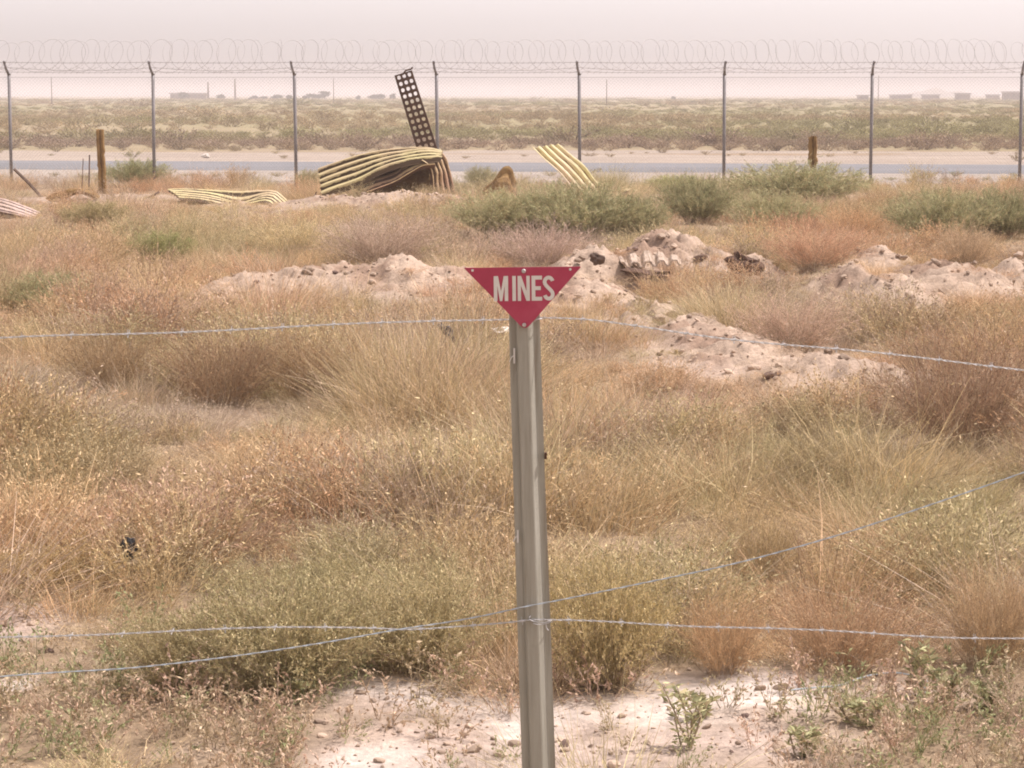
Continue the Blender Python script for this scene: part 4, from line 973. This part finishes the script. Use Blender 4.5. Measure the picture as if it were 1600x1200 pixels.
def sign():
    Ys = SY - .030
    o = empty('warning_sign', P(819, 460, Ys), 'red triangular sign reading MINES in pale block letters, bolted to the post', 'sign')
    tl, tr, bt = (724.5, 418.5), (908.5, 416.5), (820.5, 516.5)
    outl = []
    def corner(p, a, b, rd, n_=7):
        p, a, b = (Vector((*q, 0)) for q in (p, a, b)); u = (a - p).normalized(); v = (b - p).normalized()
        s, e = p + u * rd, p + v * rd
        for k in range(n_): t = k / (n_ - 1); q = s * (1 - t) ** 2 + p * 2 * t * (1 - t) + e * t * t; outl.append((q.x, q.y))
    corner(tl, bt, tr, 2.5); corner(tr, tl, bt, 2.5); corner(bt, tr, tl, 11)
    mb = MB(); mb.poly([P(a, b, Ys) for a, b in outl], (0, .0025, 0)); mb.build('panel', M_RED, o)
    ang = math.atan2(-2, 184)
    def LP(x, y, c=(820, 449)):     # letters follow the slight tilt of the sign
        dx, dy = x - c[0], y - c[1]; return P(c[0] + dx * math.cos(ang) - dy * math.sin(ang), c[1] + dx * math.sin(ang) + dy * math.cos(ang), Ys - .0002)
    T, B = 431.0, 470.0
    off = (0, -.0008, 0)
    def letter(polys, lab):
        mb = MB()
        for pl in polys: mb.poly([LP(*p) for p in pl], off)
        mb.build('letter', M_WHITE, o)
    x = 771.5; w_ = 22.5; s = 5.6
    letter([[(x, T), (x + s + 1.2, T), (x + w_ / 2, T + 24), (x + w_ / 2, B), (x + w_ / 2 - 1.9, B), (x + s, T + 15), (x + s, B), (x, B)],
            [(x + w_, T), (x + w_, B), (x + w_ - s, B), (x + w_ - s, T + 15), (x + w_ / 2 + 1.9, B), (x + w_ / 2, B), (x + w_ / 2, T + 24), (x + w_ - s - 1.2, T)]], 'M')
    x = 800.5; letter([[(x, T), (x + 5.6, T), (x + 5.6, B), (x, B)]], 'I')
    x = 808.8; w_ = 19.0
    letter([[(x, T), (x + 5.6, T), (x + w_ - 5.2, T + 24), (x + w_ - 5.2, T), (x + w_, T), (x + w_, B), (x + w_ - 5.4, B), (x + 5.2, T + 15), (x + 5.2, B), (x, B)]], 'N')
    x = 830.6; w_ = 16.4; h = 6.0; mid = (T + B) / 2
    letter([[(x, T), (x + w_, T), (x + w_, T + h), (x + 5.8, T + h), (x + 5.8, mid - 3), (x + w_ - 2, mid - 3), (x + w_ - 2, mid + 3), (x + 5.8, mid + 3), (x + 5.8, B - h), (x + w_, B - h), (x + w_, B), (x, B)]], 'E')
    # S from a thick centre line
    cx, w_ = 857.3, 6.3; c_ = []
    for a in np.linspace(-15, -180, 12): c_.append((cx + w_ * math.cos(R(a)), T + 10.2 + 7.2 * math.sin(R(a))))
    for t in np.linspace(.15, .85, 7): c_.append((cx - w_ + 2 * w_ * (t * t * (3 - 2 * t)), T + 10.2 + t * 18.6))
    for a in np.linspace(0, 165, 12): c_.append((cx + w_ * math.cos(R(a)), B - 10.2 + 7.2 * math.sin(R(a))))
    hw = 2.9; Lft, Rgt = [], []
    for k in range(len(c_)):
        a, b = c_[max(k - 1, 0)], c_[min(k + 1, len(c_) - 1)]; d = math.hypot(b[0] - a[0], b[1] - a[1]); nx_, ny_ = -(b[1] - a[1]) / d, (b[0] - a[0]) / d
        Lft.append((c_[k][0] + nx_ * hw, c_[k][1] + ny_ * hw)); Rgt.append((c_[k][0] - nx_ * hw, c_[k][1] - ny_ * hw))
    mb = MB(); n0 = 0
    for p in Lft + Rgt: mb.v.append(LP(*p) + Vector(off))
    for p in Lft + Rgt: mb.v.append(LP(*p))
    m_ = len(Lft)
    for k in range(m_ - 1):
        mb.f.append((k, k + 1, m_ + k + 1, m_ + k)); mb.f.append((k, k + 2 * m_, k + 1 + 2 * m_, k + 1)); mb.f.append((m_ + k, m_ + k + 1, 3 * m_ + k + 1, 3 * m_ + k))
    for k in (0, m_ - 1): mb.f.append((k, m_ + k, 3 * m_ + k, 2 * m_ + k))
    mb.build('letter', M_WHITE, o)
    for (x, y, r_) in ((818.2, 423.5, 3.6), (819, 507.5, 3.4)):
        mb = MB(); c_ = P(x, y, Ys); rr = r_ / F * SY
        mb.tube([c_ + Vector((0, .03, 0)), c_ + Vector((0, -.004, 0)), c_ + Vector((0, -.0065, 0))], [rr * .6, rr, rr * .75], 10); mb.build('bolt', M_BOLT, o)
    for (x, y) in ((738.3, 422.5), (891, 420.8)):
        mb = MB(); c_ = P(x, y, Ys); rr = 2.1 / F * SY; mb.tube([c_ + Vector((0, .001, 0)), c_ + Vector((0, -.0012, 0))], rr, 10); mb.build('eyelet', M_WHITE, o)
    return o
sign()

# ------------------------------------------------------------------ barbed and smooth wires in front
def barbed(name, keys, label, seed, Yf, mat=M_WIRE, detail=True):
    r = np.random.default_rng(seed); pts = smooth([P(x, y, Yf(x)) for x, y in keys], 1500)
    o = empty(name, pts[750], label, 'wire', 'barbed wire strands at the sign')
    m1 = MB()
    L = [0]
    for a, b in zip(pts, pts[1:]): L.append(L[-1] + (b - a).length)
    for s in (0, math.pi):
        q = []
        for k in range(0, len(pts)):
            a = L[k] / .05 * 2 * math.pi + s; q.append(pts[k] + Vector((0, math.cos(a), math.sin(a))) * .0015 + Vector((0, 0, .0025 * math.sin(L[k] * 9 + seed))))
        m1.tube(q, .0011, 5, False)
    m1.build('twisted_strand', mat, o)
    nx_ = .07; kinds = []
    for v in range(4):
        mb = MB()
        for z in range(2):
            a = r.uniform(0, 3.14); d = Vector((.25 * r.normal(), math.cos(a), math.sin(a))).normalized() * .011
            mb.tube([-d + Vector((.003 * z, 0, 0)), d + Vector((.003 * z, 0, 0))], [.0006, .0006], 4, False)
        mb.tube([Vector((-.005, .0, -.001)), Vector((.007, 0, .001))], .0030, 6)
        q = mb.build('barb', mat); kinds.append(q.data); bpy.data.objects.remove(q)
    for k in range(len(pts)):
        if L[k] >= nx_:
            nx_ += .125 + r.normal() * .006; c_ = pts[k] + Vector((0, 0, .0025 * math.sin(L[k] * 9 + seed)))
            b = bpy.data.objects.new('barb', kinds[int(r.integers(0, 4))]); COL.objects.link(b); b.parent = o; b.location = c_ - o.location
    return o
dep = lambda x: SY + .024 - .00008 * abs(x - 820)
barbed('barbed_wire', [(-900, 560), (-300, 541), (0, 529), (150, 523), (300, 517), (450, 512), (620, 503), (700, 499.5), (790, 498.5), (819, 498), (850, 497), (920, 501), (1000, 511), (1100, 524), (1200, 535), (1300, 545), (1450, 561), (1600, 577), (1900, 612), (2500, 680)],
       'top barbed wire running behind the tip of the red sign', 1, dep)
low = lambda x: SY - .022 - .00008 * abs(x - 830)
barbed('barbed_wire', [(-900, 1010), (-300, 1003), (0, 997), (120, 992), (250, 986), (400, 982), (560, 980), (640, 982), (700, 979), (760, 976), (800, 973), (832, 970), (860, 970), (950, 971.5), (1100, 978), (1180, 981), (1300, 987), (1450, 994), (1600, 997), (1900, 1002), (2500, 1010)],
       'lower barbed wire tied to the post near the bottom of the photo', 2, low)
def smooth_wire():
    f = lambda x: SY - .027 - .00014 * abs(x - 830)
    K = [(-900, 1100), (-300, 1082), (0, 1057), (100, 1050), (200, 1044), (320, 1031), (430, 1016), (530, 1000), (620, 984), (700, 972), (760, 961), (820, 948), (880, 936.5), (1000, 912), (1150, 880), (1300, 839), (1450, 790), (1600, 738), (1900, 630), (2500, 420)]
    pts = smooth([P(x, y, f(x)) for x, y in K], 900); mb = MB(); L = 0
    q1, q2 = [], []
    for k, p in enumerate(pts):
        if k: L += (p - pts[k - 1]).length
        a = L / .07 * 6.283; v = Vector((0, math.cos(a), math.sin(a))) * .0010; q1.append(p + v); q2.append(p - v)
    mb.tube(q1, .0012, 5, False); mb.tube(q2, .0012, 5, False)
    tag(mb.build('smooth_wire', M_BLUE), 'taut bluish smooth wire slanting up to the right across the post', 'wire')
smooth_wire()
def ties():
    o = empty('tie_wire', P(845, 972, SY), 'knotted bits of wire fixing the lower barbed strand to the post', 'wire')
    mb = MB(); Yt = SY - .021
    mb.tube(smooth([P(829, 962, Yt), P(827, 967, Yt - .004), P(834, 971, Yt - .003), P(850, 973, Yt - .001), (P(860.5, 969, Yt + .005)), P(862, 972, SY + .02), P(845, 976, SY + .022)], 24), .0014, 5)
    mb.tube(smooth([P(833, 974, Yt), P(842, 976, Yt), P(855, 974, Yt), P(861, 970, Yt + .005)], 14), .0014, 5)
    mb.tube(smooth([P(853, 974, Yt), P(854, 981, Yt), P(857, 985, Yt)], 8), .0016, 5)
    mb.build('knot', M_WIRE, o)
    o = empty('tie_wire', P(840, 499, SY), 'short wire hook fixing the top barbed strand just under the sign', 'wire')
    mb = MB(); mb.tube(smooth([P(835, 503, SY - .006), P(838, 499.5, SY - .008), P(845.5, 498, SY - .004), P(847, 497.5, SY + .02)], 14), .0014, 5); mb.build('hook', M_WIRE, o)
ties()
# slack wire fallen on the ground
fw = []
for (x, y) in ((1235, 1078), (1275, 1074), (1310, 1071), (1335, 1062), (1365, 1054), (1400, 1051), (1435, 1058), (1450, 1068), (1440, 1080), (1460, 1084)):
    g = G(x, y, .06); fw.append(Vector((g.x, g.y, max(Hs(g.x, g.y) + .012, .06))))
bar(smooth(fw, 60), .0032, M_BLUE, 'fallen_wire', 'slack bluish wire curling over the bare soil on the right', 'wire')

# ------------------------------------------------------------------ haze
mb = MB(); mb.box((0, 2600, 6.0), (8400, 5600, 16.0))
hm = bpy.data.materials.new('haze_air'); hm.use_nodes = True; hn = hm.node_tree; hn.nodes.clear()
pv = hn.nodes.new('ShaderNodeVolumePrincipled'); ho = hn.nodes.new('ShaderNodeOutputMaterial')
pv.inputs['Color'].default_value = (.86, .81, .83, 1); pv.inputs['Density'].default_value = .0008; pv.inputs['Anisotropy'].default_value = 0
hn.links.new(pv.outputs[0], ho.inputs['Volume'])
tag(mb.build('haze', hm), kind='stuff')
